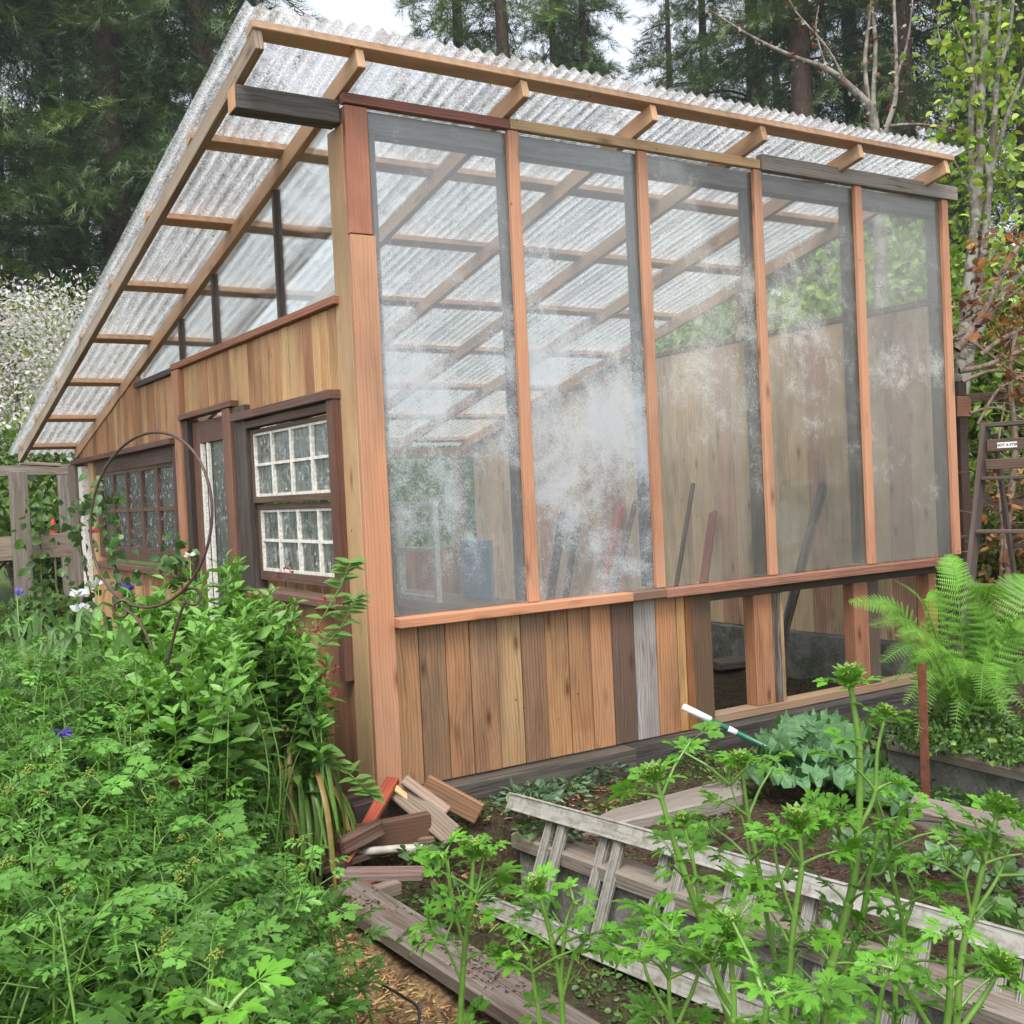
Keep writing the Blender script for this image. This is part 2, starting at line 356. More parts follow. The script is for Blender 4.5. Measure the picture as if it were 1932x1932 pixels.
part('side_boards', M_WOOD, lambda m: sp(m, 2.635, 5.6, 1.925, lambda t: min(2.35 if t < 3.55 else 9, ZR(t)+.02), PALL, .105), label='striped narrow boards above the far window')
part('side_boards', M_WOOD, lambda m: sp(m, .159, 1.32, -.05, .95, PALL, .14), label='boards under the near window')
part('side_boards', M_WOOD, lambda m: sp(m, 2.635, 5.5, -.05, 1.02, PALL, .13), label='boards under the far window')

part('belt_board', M_DARK, lambda m: swbox(m, .12, 2.66, -.02, .03, 2.368, 2.408, (.27, .115, .06), 'x'), label='reddish ledge board below the gable glass')
part('belt_board', M_DARK, lambda m: swbox(m, 2.665, 3.6, -.02, .025, 2.352, 2.392, (.055, .045, .04), 'x'), label='blackened ledge board towards the low end')
for t in (.86, 1.87, 2.55): part('gable_bar', M_DARK, lambda m: swbox(m, t-.014, t+.014, -.045, -.005, 2.41 if t < 2.6 else 2.39, ZR(t)+.01, (.06, .045, .038)))
M_CLR = glass_mat('gable_glass', (.96, .98, .97), haze=.02, dirt=.03, seed=3.3, refl=.45)
for (a, b) in ((.16, .84), (.88, 1.85), (1.89, 2.53), (2.57, 3.5)):
    part('gable_glass', M_CLR, lambda m: swbox(m, a, b, -.03, -.026, 2.41 if b < 2.6 else 2.394, ZR(a)+.01, (1, 1, 1), z1b=ZR(b)+.01), bevel=0)
part('wall_post', M_CLEAN, lambda m: swbox(m, 2.495, 2.63, -.03, .035, -.05, 2.36, (.36, .18, .095)), label='reddish post between the door and the far window')
# door
part('door_header', M_DARK, lambda m: swbox(m, 1.50, 2.49, -.02, .05, 2.025, 2.062, (.16, .075, .045), 'x'))
part('door_post', M_CHAR, lambda m: swbox(m, 1.335, 1.535, -.06, .028, -.05, 2.022, (.06, .048, .04)), label='wide black stained post right of the door')
part('door_jamb', M_DARK, lambda m: swbox(m, 1.54, 1.665, -.06, .045, -.05, 2.022, (.17, .085, .055)))
part('door_jamb', M_DARK, lambda m: swbox(m, 2.40, 2.49, -.06, .02, -.05, 2.022, (.05, .035, .03)))
DR = MB()
for a, b, z0, z1 in ((1.67, 1.76, 0, 2.0), (2.24, 2.39, 0, 2.0)): swbox(DR, a, b, -.055, -.01, z0, z1, (.13, .062, .04))
for z0, z1 in ((1.86, 1.9995), (.0, .35)): swbox(DR, 1.7605, 2.2395, -.054, -.011, z0, z1, (.12, .058, .038), 'x')
DR = DR.build('door', M_DARK, GH, .003, label='brown glazed door with narrow panes')
M_RAIN = None
def rain_glass():
    k = NT('rain_streaked_glass'); uv = k.geo()
    s1 = k.noise(k.mapping(uv, (16, 16, 7)), 1, 5, .7, 1.8); s2 = k.noise(uv, 90, 3, .6)
    h = k.math('ADD', s1, k.math('MULTIPLY', s2, .08)); bp = k.bump(h, .45, .02)
    tr = k.n('ShaderNodeBsdfTransparent'); tr.inputs[0].default_value = (.72, .78, .78, 1)
    gl = k.n('ShaderNodeBsdfGlossy'); gl.inputs['Roughness'].default_value = .06; k.l(bp, gl.inputs['Normal'])
    fr = k.n('ShaderNodeFresnel'); fr.inputs[0].default_value = 1.5; k.l(bp, fr.inputs['Normal'])
    df = k.n('ShaderNodeBsdfDiffuse'); df.inputs[0].default_value = (.8, .82, .82, 1)
    ln = k.ramp(s1, [(.465, 0), (.50, 1), (.535, 0)]); ln = k.math('MULTIPLY', ln, k.ramp(k.noise(uv, 24, 3, .6), [(.55, 0), (.60, 1)]))
    a = k.n('ShaderNodeMixShader'); a.inputs[0].default_value = 0; k.l(k.math('ADD', k.math('MULTIPLY', ln, .85), .015), a.inputs[0]); k.l(tr.outputs[0], a.inputs[1]); k.l(df.outputs[0], a.inputs[2])
    b = k.n('ShaderNodeMixShader'); k.l(k.math('MULTIPLY', fr.outputs[0], .85, clamp=True), b.inputs[0]); k.l(a.outputs[0], b.inputs[1]); k.l(gl.outputs[0], b.inputs[2])
    return k.done(b.outputs[0])
M_RAIN = rain_glass()
M_WHITE = plain('peeling_white_paint', (.62, .60, .54), .55, vary=.35, scale=60, bump=.5)
part('door_glass', M_RAIN, lambda m: swbox(m, 1.762, 2.238, -.036, -.032, .352, 1.858, (1, 1, 1)), DR, 0)
def dm(m):
    swbox(m, 2.205, 2.238, -.03, -.006, .352, 1.858, (.5, .48, .42)); swbox(m, 2.10, 2.125, -.03, -.008, .352, 1.858, (.10, .05, .035))
part('door_moulding', M_WHITE, dm, DR, .002)
def knob(m):
    c = SW(1.715, .0, .98); m.tube([c, SW(1.715, .025, .98), SW(1.715, .03, .98), SW(1.715, .055, .98), SW(1.715, .062, .98)], [.012, .012, .028, .030, .014], 10)
part('handle', plain('dark_iron', (.05, .05, .055), .35, .8), knob, DR, 0)
# near window: two sashes of old panes in white glazing bars
def win(t0, t1, z0, z1, ncol, nrow, barw, bar_c, rail_c, mat_bar, mat_rail, label, stile=.035, top=.03, bot=.03, n0=-.03, n1=.0, tilt=0):
    m = MB(); swbox(m, t0, t0+stile, n0-.02, n1+.004, z0, z1, rail_c); swbox(m, t1-stile, t1, n0-.02, n1+.004, z0, z1, rail_c)
    swbox(m, t0+stile+.0005, t1-stile-.0005, n0-.018, n1+.006, z0, z0+bot, rail_c, 'x'); swbox(m, t0+stile+.0005, t1-stile-.0005, n0-.018, n1+.006, z1-top, z1, rail_c, 'x')
    f = m.build('window', mat_rail, GH, .002, label=label)
    a, b, c, d = t0+stile, t1-stile, z0+bot, z1-top
    def bars(mm):
        for i in range(0, ncol+1):
            t = a+(b-a)*i/ncol; w_ = barw*(.6 if i in (0, ncol) else 1)
            lo, hi = (t, t+w_) if i == 0 else (t-w_, t) if i == ncol else (t-w_/2, t+w_/2)
            swbox(mm, lo+.0005, hi-.0005, n0, n1, c+.001, d-.001, jit(bar_c, .08))
        for j in range(0, nrow+1):
            z = c+(d-c)*j/nrow; w_ = barw*.6
            lo, hi = (z, z+w_) if j == 0 else (z-w_, z) if j == nrow else (z-w_/2, z+w_/2)
            swbox(mm, a+.001, b-.001, n0+.004, n1-.003, lo, hi, jit(bar_c, .08), 'x')
    part('glazing_bars', mat_bar, bars, f, 0)
    def pn(mm):
        for i in range(ncol):
            for j in range(nrow):
                ta, tb, za, zb_ = a+(b-a)*i/ncol, a+(b-a)*(i+1)/ncol, c+(d-c)*j/nrow, c+(d-c)*(j+1)/nrow; q = [(n0+n1)/2+RS.uniform(-.003, .003) for _ in range(4)]
                F_ = [SW(ta, q[0], za), SW(tb, q[1], za), SW(tb, q[2], zb_), SW(ta, q[3], zb_)]; mm.hexa([p-_n*.003 for p in F_]+F_, (1, 1, 1))
    part('panes', M_RAIN, pn, f, 0)
    return f
win(.225, 1.33, 1.47, 1.875, 4, 2, .024, (.55, .53, .48), (.11, .07, .05), M_WHITE, M_DARK, 'upper sash of the near window with white glazing bars', bot=.035, top=.02)
win(.225, 1.33, 1.045, 1.462, 4, 2, .024, (.6, .58, .52), (.12, .075, .055), M_WHITE, M_DARK, 'lower sash of the near window with white glazing bars', bot=.05, n0=-.05, n1=-.02)
part('window_lintel', M_DARK, lambda m: swbox(m, .15, 1.50, -.02, .06, 1.935, 1.98, (.11, .06, .042), 'x'))
part('window_lintel', M_DARK, lambda m: swbox(m, .22, 1.34, -.03, .03, 1.885, 1.925, (.085, .05, .035), 'x'))  # dark strip of board stands in for the shadow below the lintel
part('window_trim', M_DARK, lambda m: swbox(m, .155, .222, -.02, .045, .62, 1.934, (.12, .06, .042)), label='long dark vertical trim board at the corner')
part('window_sill', M_DARK, lambda m: (swbox(m, .225, 1.33, -.03, .05, .955, .995, (.15, .085, .06), 'x')))
# far window
win(2.70, 4.98, 1.08, 1.925, 5, 2, .045, (.10, .055, .04), (.085, .045, .032), M_DARK, M_DARK, 'far window of ten dark panes', stile=.10, top=.15, bot=.07)
part('window_lintel', M_DARK, lambda m: swbox(m, 2.64, 5.65, -.02, .07, 1.885, 1.925, (.115, .055, .04), 'x'), label='long brown lintel above the far window')
part('window_trim', M_DARK, lambda m: swbox(m, 2.64, 2.70, -.02, .03, 1.0, 1.884, (.07, .035, .03)))
part('window_sill', M_DARK, lambda m: swbox(m, 2.7, 5.0, -.03, .05, 1.0, 1.045, (.14, .075, .055), 'x'))
part('wall_post', M_CLEAN, lambda m: swbox(m, 5.02, 5.2, -.08, .02, -.05, 1.884, (.42, .27, .13)), label='pale post past the far window')
part('wall_post', M_GREY, lambda m: swbox(m, 5.55, 5.8, -.12, .06, -.05, 1.90, (.18, .12, .09)), label='split weathered post at the low rear corner')
part('downpipe', M_WHITE, lambda m: swbox(m, 5.32, 5.45, -.02, .05, -.05, 1.86, (.55, .6, .62)), label='white painted pipe by the rear corner')
# roof frame ----------------------------------------------------------------
RX = [-.43, .022, .862, 1.642, 2.412, 3.192, 3.982]       # centre lines where y = -0.2
for i, x in enumerate(RX):
    x0 = x-SK*.2*-1*-1
    def rf(m):
        a = np.array([x, -.20, ZR(-.2)+.0455]); y1 = 5.72 if i else 5.8; b = np.array([x+SK*(y1+.2), y1, ZR(y1)+.0455])
        m.beam(a, b, .039, .089, jit((.43, .28, .165) if i else (.33, .27, .20), .06))
    part('rafter', M_CLEAN if i else M_WOOD, rf, label='outermost greyish rafter on the left' if i == 0 else None)
PY = [-.155, .69, 1.47, 2.33, 3.18, 4.04, 4.90, 5.68]
for j, y in enumerate(PY):
    def pl(m):
        z = ZR(y)+.092+.019
        m.beam((RX[0]-.022+SK*(y+.2), y, z), (4.06+SK*(y+.2), y, z), .089, .037, jit((.48, .31, .19), .08), up=(0, -.235, 1) if False else (0, .229, .973))
    part('fascia' if j == 0 else 'purlin', M_CLEAN, pl)
def roof_mat():
    k = NT('clear_corrugated_plastic'); P = k.geo(); uv = k.uv()
    dr = k.noise(P, 70, 3, .7, 1.6); dv = k.n('ShaderNodeTexVoronoi'); dv.inputs['Scale'].default_value = 70; k.l(P, dv.inputs['Vector'])
    st = k.noise(k.mapping(uv, (38, 2.2, 1)), 1, 4, .6, .4)
    h = k.math('ADD', k.math('MULTIPLY', dr, .8), k.math('MULTIPLY', dv.outputs[0], .5)); bp = k.bump(h, .6, .008)
    tr = k.n('ShaderNodeBsdfTransparent'); tr.inputs[0].default_value = (.97, .985, .99, 1)
    rfr = k.n('ShaderNodeBsdfRefraction'); rfr.inputs['IOR'].default_value = 1.25; rfr.inputs['Roughness'].default_value = .12; rfr.inputs[0].default_value = (.93, .96, .98, 1); k.l(bp, rfr.inputs['Normal'])
    tl = k.n('ShaderNodeBsdfTranslucent'); tl.inputs[0].default_value = (.92, .95, .97, 1)
    gl = k.n('ShaderNodeBsdfGlossy'); gl.inputs['Roughness'].default_value = .12; k.l(bp, gl.inputs['Normal'])
    fr = k.n('ShaderNodeFresnel'); fr.inputs[0].default_value = 1.5; k.l(bp, fr.inputs['Normal'])
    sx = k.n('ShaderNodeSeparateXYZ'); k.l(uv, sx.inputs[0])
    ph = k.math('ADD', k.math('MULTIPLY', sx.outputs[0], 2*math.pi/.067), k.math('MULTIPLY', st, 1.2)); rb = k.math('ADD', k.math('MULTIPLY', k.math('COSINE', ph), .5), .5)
    mk = k.math('ADD', k.math('MULTIPLY', k.ramp(dr, [(.47, 0), (.52, 1)]), .40), k.math('ADD', k.math('MULTIPLY', k.math('POWER', rb, 2.5), .46), k.math('MULTIPLY', k.ramp(st, [(.48, 0), (.60, 1)]), .20)))  # rib-phase whitening paints in the ribs' refraction, along with dirt in the valleys
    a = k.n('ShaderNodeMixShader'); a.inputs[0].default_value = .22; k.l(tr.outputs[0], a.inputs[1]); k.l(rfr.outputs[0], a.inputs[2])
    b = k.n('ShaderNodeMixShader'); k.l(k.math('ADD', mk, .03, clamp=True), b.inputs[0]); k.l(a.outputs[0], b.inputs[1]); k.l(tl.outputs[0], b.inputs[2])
    c = k.n('ShaderNodeMixShader'); k.l(k.math('MULTIPLY', fr.outputs[0], .55, clamp=True), c.inputs[0]); k.l(b.outputs[0], c.inputs[1]); k.l(gl.outputs[0], c.inputs[2])
    return k.done(c.outputs[0])
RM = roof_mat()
def sheet(xa, xb, dz):
    pitch = .067; n = int(round((xb-xa)/pitch*10)); ny = 10; m = MB(); vs = []
    X = np.linspace(xa, xb, n+1); Y = np.linspace(-.255, 6.02, ny+1)
    for y in Y:
        for x in X: vs.append((x+SK*(y+.2), y, dz+ZR(y)+.092+.038+.013+.0105*math.cos(2*math.pi*(x+.50)/pitch)))
    m.v = vs
    for j in range(ny):
        for i in range(n):
            a = j*(n+1)+i; m.f.append((a, a+1, a+n+2, a+n+1)); m.sm.append(True); m.c += [(1, 1, 1, 1)]*4
            m.uv += [(X[i], Y[j]), (X[i+1], Y[j]), (X[i+1], Y[j+1]), (X[i], Y[j+1])]
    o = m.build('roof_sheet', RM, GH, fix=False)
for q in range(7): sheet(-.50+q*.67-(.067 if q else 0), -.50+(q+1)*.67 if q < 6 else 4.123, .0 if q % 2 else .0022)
# far wall on the right, low rear wall -----------------------------------------
def rw(y, off, z): return np.array([4.02+SK*y+off, y, z])
def rwbox(m, y0, y1, o0, o1, z0, z1, tint, axis='z', z1b=None):
    z1b = z1 if z1b is None else z1b
    lo = [rw(y0, o0, z0), rw(y1, o0, z0), rw(y1, o1, z0), rw(y0, o1, z0)]; hi = [rw(y0, o0, z1), rw(y1, o0, z1b), rw(y1, o1, z1b), rw(y0, o1, z1)]
    if axis == 'z': m.hexa(lo+hi, tint)
    else: m.hexa([lo[0], lo[3], hi[3], hi[0], lo[1], lo[2], hi[2], hi[1]], tint)
def rwall(m):
    y = .02
    while y < 5.6:
        e = min(y+random.uniform(.13, .23), 5.6); rwbox(m, y+.001, e-.001, .0, .02, .33, 2.545, jit(random.choice([(.62, .46, .29), (.66, .50, .32), (.64, .47, .30), (.52, .31, .21)]), .08)); y = e
part('right_boards', M_WOOD, rwall)
part('right_top_rail', M_DARK, lambda m: rwbox(m, .02, 5.6, -.01, .06, 2.55, 2.59, (.16, .09, .06), 'x'))
def conc():
    k = NT('stained_rough_concrete'); P = k.geo(); n = k.noise(P, 7, 7, .7); f = k.noise(P, 55, 6, .75)
    c = k.mix(k.ramp(n, [(.36, 0), (.62, 1)]), (.15, .145, .115), (.30, .295, .265)); c = k.mix(k.ramp(k.noise(P, 3.1, 5, .7), [(.52, 0), (.64, .7)]), c, (.09, .105, .055))
    c = k.mix(1.0, c, k.ramp(f, [(.3, .65), (.7, 1.2)]), 'MULTIPLY'); return k.done(k.principled(c, .9, k.bump(k.math('ADD', f, n), .9, .02), .25))
M_CONC = conc()
part('right_footing', M_CONC, lambda m: rwbox(m, .0, 5.7, -.05, .12, -.3, .32, (.3, .3, .3), 'x'))
for y in (1.6, 3.2, 4.7): part('stud', M_WOOD, lambda m: rwbox(m, y, y+.09, .0, .05, 2.592, ZR(y)+.0, (.34, .2, .12)))
def rear(m):
    x = -.25
    while x < 3.6:
        e = x+random.uniform(.13, .2); m.box(x+.001, e-.001, 5.58, 5.6, -.05, .9, jit(random.choice(PALL), .1)); x = e
part('rear_boards', M_WOOD, rear)
part('rear_beam', M_CLEAN, lambda m: m.box(-.3, 3.75, 5.5, 5.6, ZR(5.6)-.1, ZR(5.6)-.004, (.3, .2, .12), 'x'))
for x in (.7, 1.6, 2.5, 3.4): part('stud', M_WOOD, lambda m: m.box(x, x+.09, 5.5, 5.575, .0, ZR(5.55)-.102, (.3, .19, .11)))

# spare sashes and a blue sheet stored inside behind the near window
def sash(nm, t, off, z0, w_, h_, lab, col=(.6, .6, .56)):
    def f(m):
        for a, b, c, d in ((t, t+.03, z0, z0+h_), (t+w_-.03, t+w_, z0, z0+h_), (t+.0305, t+w_-.0305, z0, z0+.03), (t+.0305, t+w_-.0305, z0+h_-.03, z0+h_), (t+.0305, t+w_-.0305, z0+h_*.5, z0+h_*.5+.02)): swbox(m, a, b, -off-.03, -off, c, d, col)
    m = MB(); f(m); o = m.build(nm, M_WHITE, None, .002); tag(o, lab, 'window sash', 'spare sashes inside the greenhouse')
sash('spare_sash', .30, .55, .92, .42, .52, 'small white spare sash inside, right half of the near window')
sash('spare_sash', .80, .62, .95, .40, .40, 'small white spare sash inside, left half of the near window')
m = MB(); swbox(m, .30, .60, -.90, -.88, .9, 1.22, (.1, .1, .1)); tag(m.build('sheet', plain('blue_sheet', (.25, .38, .50), .5), None, .003), 'pale blue sheet standing inside behind the near window', 'sheet')
m = MB(); swbox(m, .2, 1.4, -1.0, -.45, .85, .898, (.25, .17, .1)); [swbox(m, a, a+.06, b, b+.06, 0, .849, (.25, .17, .1)) for a in (.22, 1.32) for b in (-.98, -.53)]; tag(m.build('potting_bench', M_WOOD, None, .003), 'wooden bench inside under the near window', 'bench')
# ================================================================== GROUND
def sstep(a, b, x): t = np.clip((x-a)/(b-a), 0, 1); return t*t*(3-2*t)
def wob(x, y): return .012*np.sin(x*5.1+y*3.3)+.010*np.sin(x*11.7-y*8.1+1)+.006*np.sin(x*23+y*19)
def gz(x, y):
    x = np.asarray(x, float); y = np.asarray(y, float)
    z = .0+wob(x, y)
    north = sstep(-.55, -.05, y)                                  # level ground by the wall
    l1 = -.28-.09*(y+.5)*-1*-1*.0; 
    a = -.22+(-.5-y)*.09; b = .50+(-.56-y)*.205                   # sunk path between the two beds
    p1 = sstep(a-.03, a+.02, x)*(1-sstep(b-.06, b-.02, x))*(1-north)
    z = z-.24*p1
    c = 2.20; d = 2.92+(-.5-y)*.17                                # sunk path by the fern bed
    p2 = sstep(c-.02, c+.05, x)*(1-sstep(d-.05, d, x))*(1-north)
    z = z-.21*p2
    z = z-.055*(1-north)-.05*(1-sstep(-.25, -.2, x))*(1-north)
    z = z+sstep(8, 30, np.hypot(x, y-3))*.4
    return z
def gp(x, y, up=0.0): return np.array([x, y, float(gz(x, y))+up])
def grid_axis(lo, a, b, hi, step, n):
    return np.concatenate([a-np.geomspace(1, a-lo+1, n)[::-1][:-1]+1, np.arange(a, b, step), b+np.geomspace(1, hi-b+1, n)-1])
gx = grid_axis(-160, -4, 6, 160, .05, 26); gy = grid_axis(-60, -4.4, 3, 200, .05, 26)
XX, YY = np.meshgrid(gx, gy); ZZ = gz(XX, YY)
me = bpy.data.meshes.new('ground'); nx, ny = len(gx), len(gy)
idx = np.arange(nx*ny).reshape(ny, nx); q = np.stack([idx[:-1, :-1], idx[:-1, 1:], idx[1:, 1:], idx[1:, :-1]], -1).reshape(-1, 4)
me.from_pydata(np.stack([XX, YY, ZZ], -1).reshape(-1, 3).tolist(), [], q.tolist()); me.polygons.foreach_set('use_smooth', np.ones(len(q), bool))
def soil_mat():
    k = NT('garden_soil'); P = k.geo(); sep = k.n('ShaderNodeSeparateXYZ'); k.l(P, sep.inputs[0])
    n1 = k.noise(P, 60, 6, .7); n2 = k.noise(P, 4, 5, .6); n3 = k.noise(P, 14, 6, .65)
    c = k.ramp(n1, [(.3, (.018, .012, .009)), (.5, (.055, .034, .022)), (.68, (.13, .075, .045))])
    mul = k.ramp(n1, [(.3, (.10, .055, .022)), (.5, (.30, .19, .085)), (.66, (.52, .38, .20))])
    # dry straw-coloured mulch in the nearest bed
    mx = k.math('MULTIPLY', k.math('MULTIPLY', k.math('SUBTRACT', -.30, sep.outputs[0]), 12, clamp=True), k.math('MULTIPLY', k.math('SUBTRACT', -.75, sep.outputs[1]), 6, clamp=True))
    mx = k.math('MULTIPLY', mx, k.ramp(n3, [(.36, .1), (.50, 1)]))
    c = k.mix(mx, c, mul)
    moss = k.math('MULTIPLY', k.ramp(n2, [(.46, 0), (.60, .8)]), k.ramp(n3, [(.42, 0), (.56, 1)]))
    moss = k.math('MULTIPLY', moss, k.math('SUBTRACT', 1.0, mx))
    c = k.mix(moss, c, k.mix(n1, (.035, .06, .012), (.10, .15, .03)))
    far = k.math('MULTIPLY', k.math('SUBTRACT', sep.outputs[1], 6.5), 1.0, clamp=True)
    c = k.mix(far, c, k.mix(n2, (.05, .09, .02), (.10, .14, .04)))
    return k.done(k.principled(c, .85, k.bump(k.math('ADD', n1, k.math('MULTIPLY', n3, .8)), 1.0, .03), .3))
me.materials.append(soil_mat()); g = bpy.data.objects.new('ground', me); COL.objects.link(g); tag(g, kind='structure')

def loose(name, mat, fn, label, cat, group=None, loc=None, bevel=.004):
    m = MB(); fn(m); o = m.build(name, mat, None, bevel); v = np.array(m.v); c = v.mean(0) if loc is None else np.array(loc); c[2] = v[:, 2].min()
    o.data.transform(Matrix.Translation((-c[0], -c[1], -c[2]))); o.location = tuple(map(float, c)); return tag(o, label, cat, group)
def ext(p, q_, y):                                     # carry the line p->q on to a given y
    t = (y-p[1])/(q_[1]-p[1]); return p+(q_-p)*t
# ---- bed edging
a0, a1 = onz(618, 1682, 0), onz(1003, 1932, 0); b0, b1 = onz(664, 1640, 0), onz(1150, 1932, 0)
loose('bed_edging', M_GREY, lambda m: m.slab([a0, b0, ext(b0, b1, -3.7), ext(a0, a1, -3.7)], .075, (.13, .10, .08)), 'thick weathered timber with a rounded worn end edging the straw covered bed', 'edging board', 'timbers edging the garden beds', bevel=.018)
c0, c1 = onz(962, 1572, .01), onz(1208, 1662, .01); d0, d1 = onz(1003, 1556, .01), onz(1654, 1776, .01)
loose('bed_edging', M_GREY, lambda m: m.slab([c0, d0, ext(d0, d1, -3.6), ext(c0, c1, -3.6)], .065, (.21, .18, .145)), 'long weathered cap board on the concrete bed wall behind the fallen ladder', 'edging board', 'timbers edging the garden beds', bevel=.008)
def cw(m):
    s0 = c0+np.array([.03, -.02, -.066]); s1 = d0+np.array([-.02, -.02, -.066]); e1 = ext(d0, d1, -3.6)+np.array([-.02, 0, -.066]); e0 = ext(c0, c1, -3.6)+np.array([.03, 0, -.066])
    m.slab([s0, s1, e1, e0], .36, (.3, .3, .3))
loose('bed_wall', M_CONC, cw, 'low grey concrete wall of the bed behind the fallen ladder', 'wall', bevel=.004)
loose('bed_edging', M_GREY, lambda m: m.slab([onz(1052, 1577, .0), onz(1150, 1527, .0), onz(1396, 1462, .0), onz(1402, 1496, .0)], .10, (.20, .18, .155)), 'short cracked grey timber lying across the end of the planted bed', 'edging board', 'timbers edging the garden beds', bevel=.01)
e0, e1 = onz(1712, 1522, 0), onz(1932, 1580, 0); f0, f1 = onz(1722, 1498, 0), onz(1932, 1545, 0)
loose('bed_edging', M_GREY, lambda m: m.slab([e0, f0, f0+(f1-f0)*2.6, e0+(e1-e0)*2.6], .14, (.19, .16, .135)), 'split weathered timber on the right side of the planted bed', 'edging board', 'timbers edging the garden beds', bevel=.008)
h0, h1 = onz(1672, 1397, .03), onz(1925, 1455, .03); i0, i1 = onz(1676, 1379, .03), onz(1925, 1440, .03)
loose('bed_edging', M_GREY, lambda m: m.slab([h0, i0, i0+(i1-i0)*2.4, h0+(h1-h0)*2.4], .05, (.20, .165, .135)), 'cap board on the concrete wall under the fern', 'edging board', 'timbers edging the garden beds')
def cw2(m):
    dz = np.array([0, 0, -.052]); m.slab([h0+dz+(.03, .02, 0), i0+dz+(.1, 0, 0), i0+(i1-i0)*2.4+dz, h0+(h1-h0)*2.4+dz+(.03, 0, 0)], .32, (.3, .3, .3))
loose('bed_wall', M_CONC, cw2, 'low concrete wall of the raised bed holding the fern', 'wall')
# rusty stake
M_RUST = plain('rusted_iron', (.16, .055, .03), .8, .3, .4, 30, .5)
stb = dist(1745, 1490, 5.0); D_ = 5.0; stt = dist(1739, 1252, D_)
loose('stake', M_RUST, lambda m: (m.beam(stb-(0, 0, .3), stt, .042, .006, (.1, .04, .02)), m.beam(stb-(-.02, .0, .3), stt+(.02, 0, 0), .006, .03, (.1, .04, .02))), 'rusty upright angle iron stake in front of the fern', 'stake', bevel=.001)

# ---- extension ladder lying on its side against the bed wall
LD = empty('extension_ladder', onz(930, 1722, -.28)); tag(LD, 'long pale grooved extension ladder lying on edge along the concrete bed wall', 'ladder')
M_ALU = None
def alu():
    k = NT('dirty_pale_aluminium'); uv = k.uv(); P = k.geo(); t = k.tint()
    n = k.noise(P, 25, 6, .7); n2 = k.noise(k.mapping(uv, (3, 60, 1)), 1, 4, .6)
    c = k.mix(k.ramp(n, [(.45, 0), (.66, .8)]), t, (.16, .14, .10)); c = k.mix(k.ramp(n2, [(.52, 0), (.66, .6)]), c, (.10, .09, .07))
    return k.done(k.principled(c, .55, k.bump(n, .3, .004), .5, .15))
M_ALU = alu()
LB0, LB1 = onz(930, 1722, -.275), onz(1420, 1922, -.275); ldir = nrm(LB1-LB0)
Pb = onz(989, 1735, -.255)
def on_ray_at(px, py, P, L):
    r = ray(px, py); A = r@r; B = 2*r@(CAM-P); C_ = (CAM-P)@(CAM-P)-L*L; disc = max(B*B-4*A*C_, 0)
    s = [(-B-math.sqrt(disc))/2/A, (-B+math.sqrt(disc))/2/A]; c = [CAM+r*q for q in s]; return c[1]
Pt = on_ray_at(1014, 1530, Pb, .43); rdir = nrm(Pt-Pb); rdir = nrm(rdir-ldir*np.dot(rdir, ldir)); LW = float(np.linalg.norm(Pt-Pb))
lnrm = nrm(np.cross(ldir, rdir)); 
s_first = float(np.dot(Pb-LB0, ldir)); LLEN = 3.7
base0 = Pb-ldir*s_first
def rail(sh, off, s0, s1):
    def f(m):
        a = base0+rdir*off+ldir*s0+lnrm*sh; b = base0+rdir*off+ldir*s1+lnrm*sh; up = rdir
        m.beam(a, b, .032, .066, (.34, .33, .295), up=up)
        for q in (-1, 1): m.beam(a+rdir*q*.0318, b+rdir*q*.0318, .042, .008, (.40, .39, .35), up=up)
    return f
for sec, sh, so in ((0, -.024, 0), (1, .024, .088)):
    for off, nm in ((0, 0), (LW, 1)):
        part('rail', M_ALU, rail(sh, off, -.10+so*(1 if nm else 3), LLEN), LD, .001)
    for k_ in range(12):
        s = s_first+so+k_*.3048
        if s > LLEN-.05: break
        def rg(m):
            a = base0+ldir*s+rdir*.004+lnrm*sh; b = base0+ldir*s+rdir*(LW-.004)+lnrm*sh*.4; a = a-lnrm*sh*.6
            m.tube([a, b], .021, 10, (.20, .19, .17), cap=False)
            for q in range(10):
                an = 2*math.pi*q/10; o_ = (ldir*math.cos(an)+lnrm*math.sin(an))*.0218; m.beam(a+o_, b+o_, .0035, .0035, (.33, .32, .285), up=ldir)
        part('rung', M_ALU, rg, LD, 0)
def foot(m):
    a = base0+ldir*1.62+rdir*.02+lnrm*.075; m.beam(a, a+ldir*.22, .02, .05, (.5, .48, .42), up=rdir); m.beam(a+ldir*.02-rdir*.01, a+ldir*.2-rdir*.02+lnrm*.03, .03, .008, (.5, .48, .42), up=rdir)
part('bracket', M_ALU, foot, LD, .001)
# ---- scrap wood by the corner
SG = 'scrap wood heaped by the corner post'
def scrap(p, q_, w_, h_, tint, mat, label, up=(0, 0, 1), bev=.005, w1=None, h1=None):
    loose('scrap_board', mat, lambda m: m.beam(p, q_, w_, h_, tint, up=up, w1=w1, h1=h1), label, 'board', SG, bevel=bev)
scrap(onz(548, 1552, .05), onz(735, 1505, .07), .05, .11, (.07, .045, .035), M_DARK, 'dark split board lying behind the red piece, nearest the strap leaves')
scrap(onz(655, 1592, .03), onz(812, 1562, .04), .05, .14, (.10, .055, .035), M_DARK, 'wide dark brown board on edge behind the pale stick')
scrap(onz(668, 1545, .05), onz(752, 1520, .08), .06, .13, (.05, .035, .03), M_DARK, 'short blackened block standing behind the top of the red piece')
scrap(onz(600, 1640, -.02), onz(720, 1600, .0), .09, .03, (.09, .05, .035), M_DARK, 'thin dark board lying flat under the red piece')
scrap(onz(720, 1560, .10), onz(640, 1600, .06), .05, .07, (.12, .06, .035), M_CHAR, 'dark rotten block under the middle of the red piece', bev=.01)
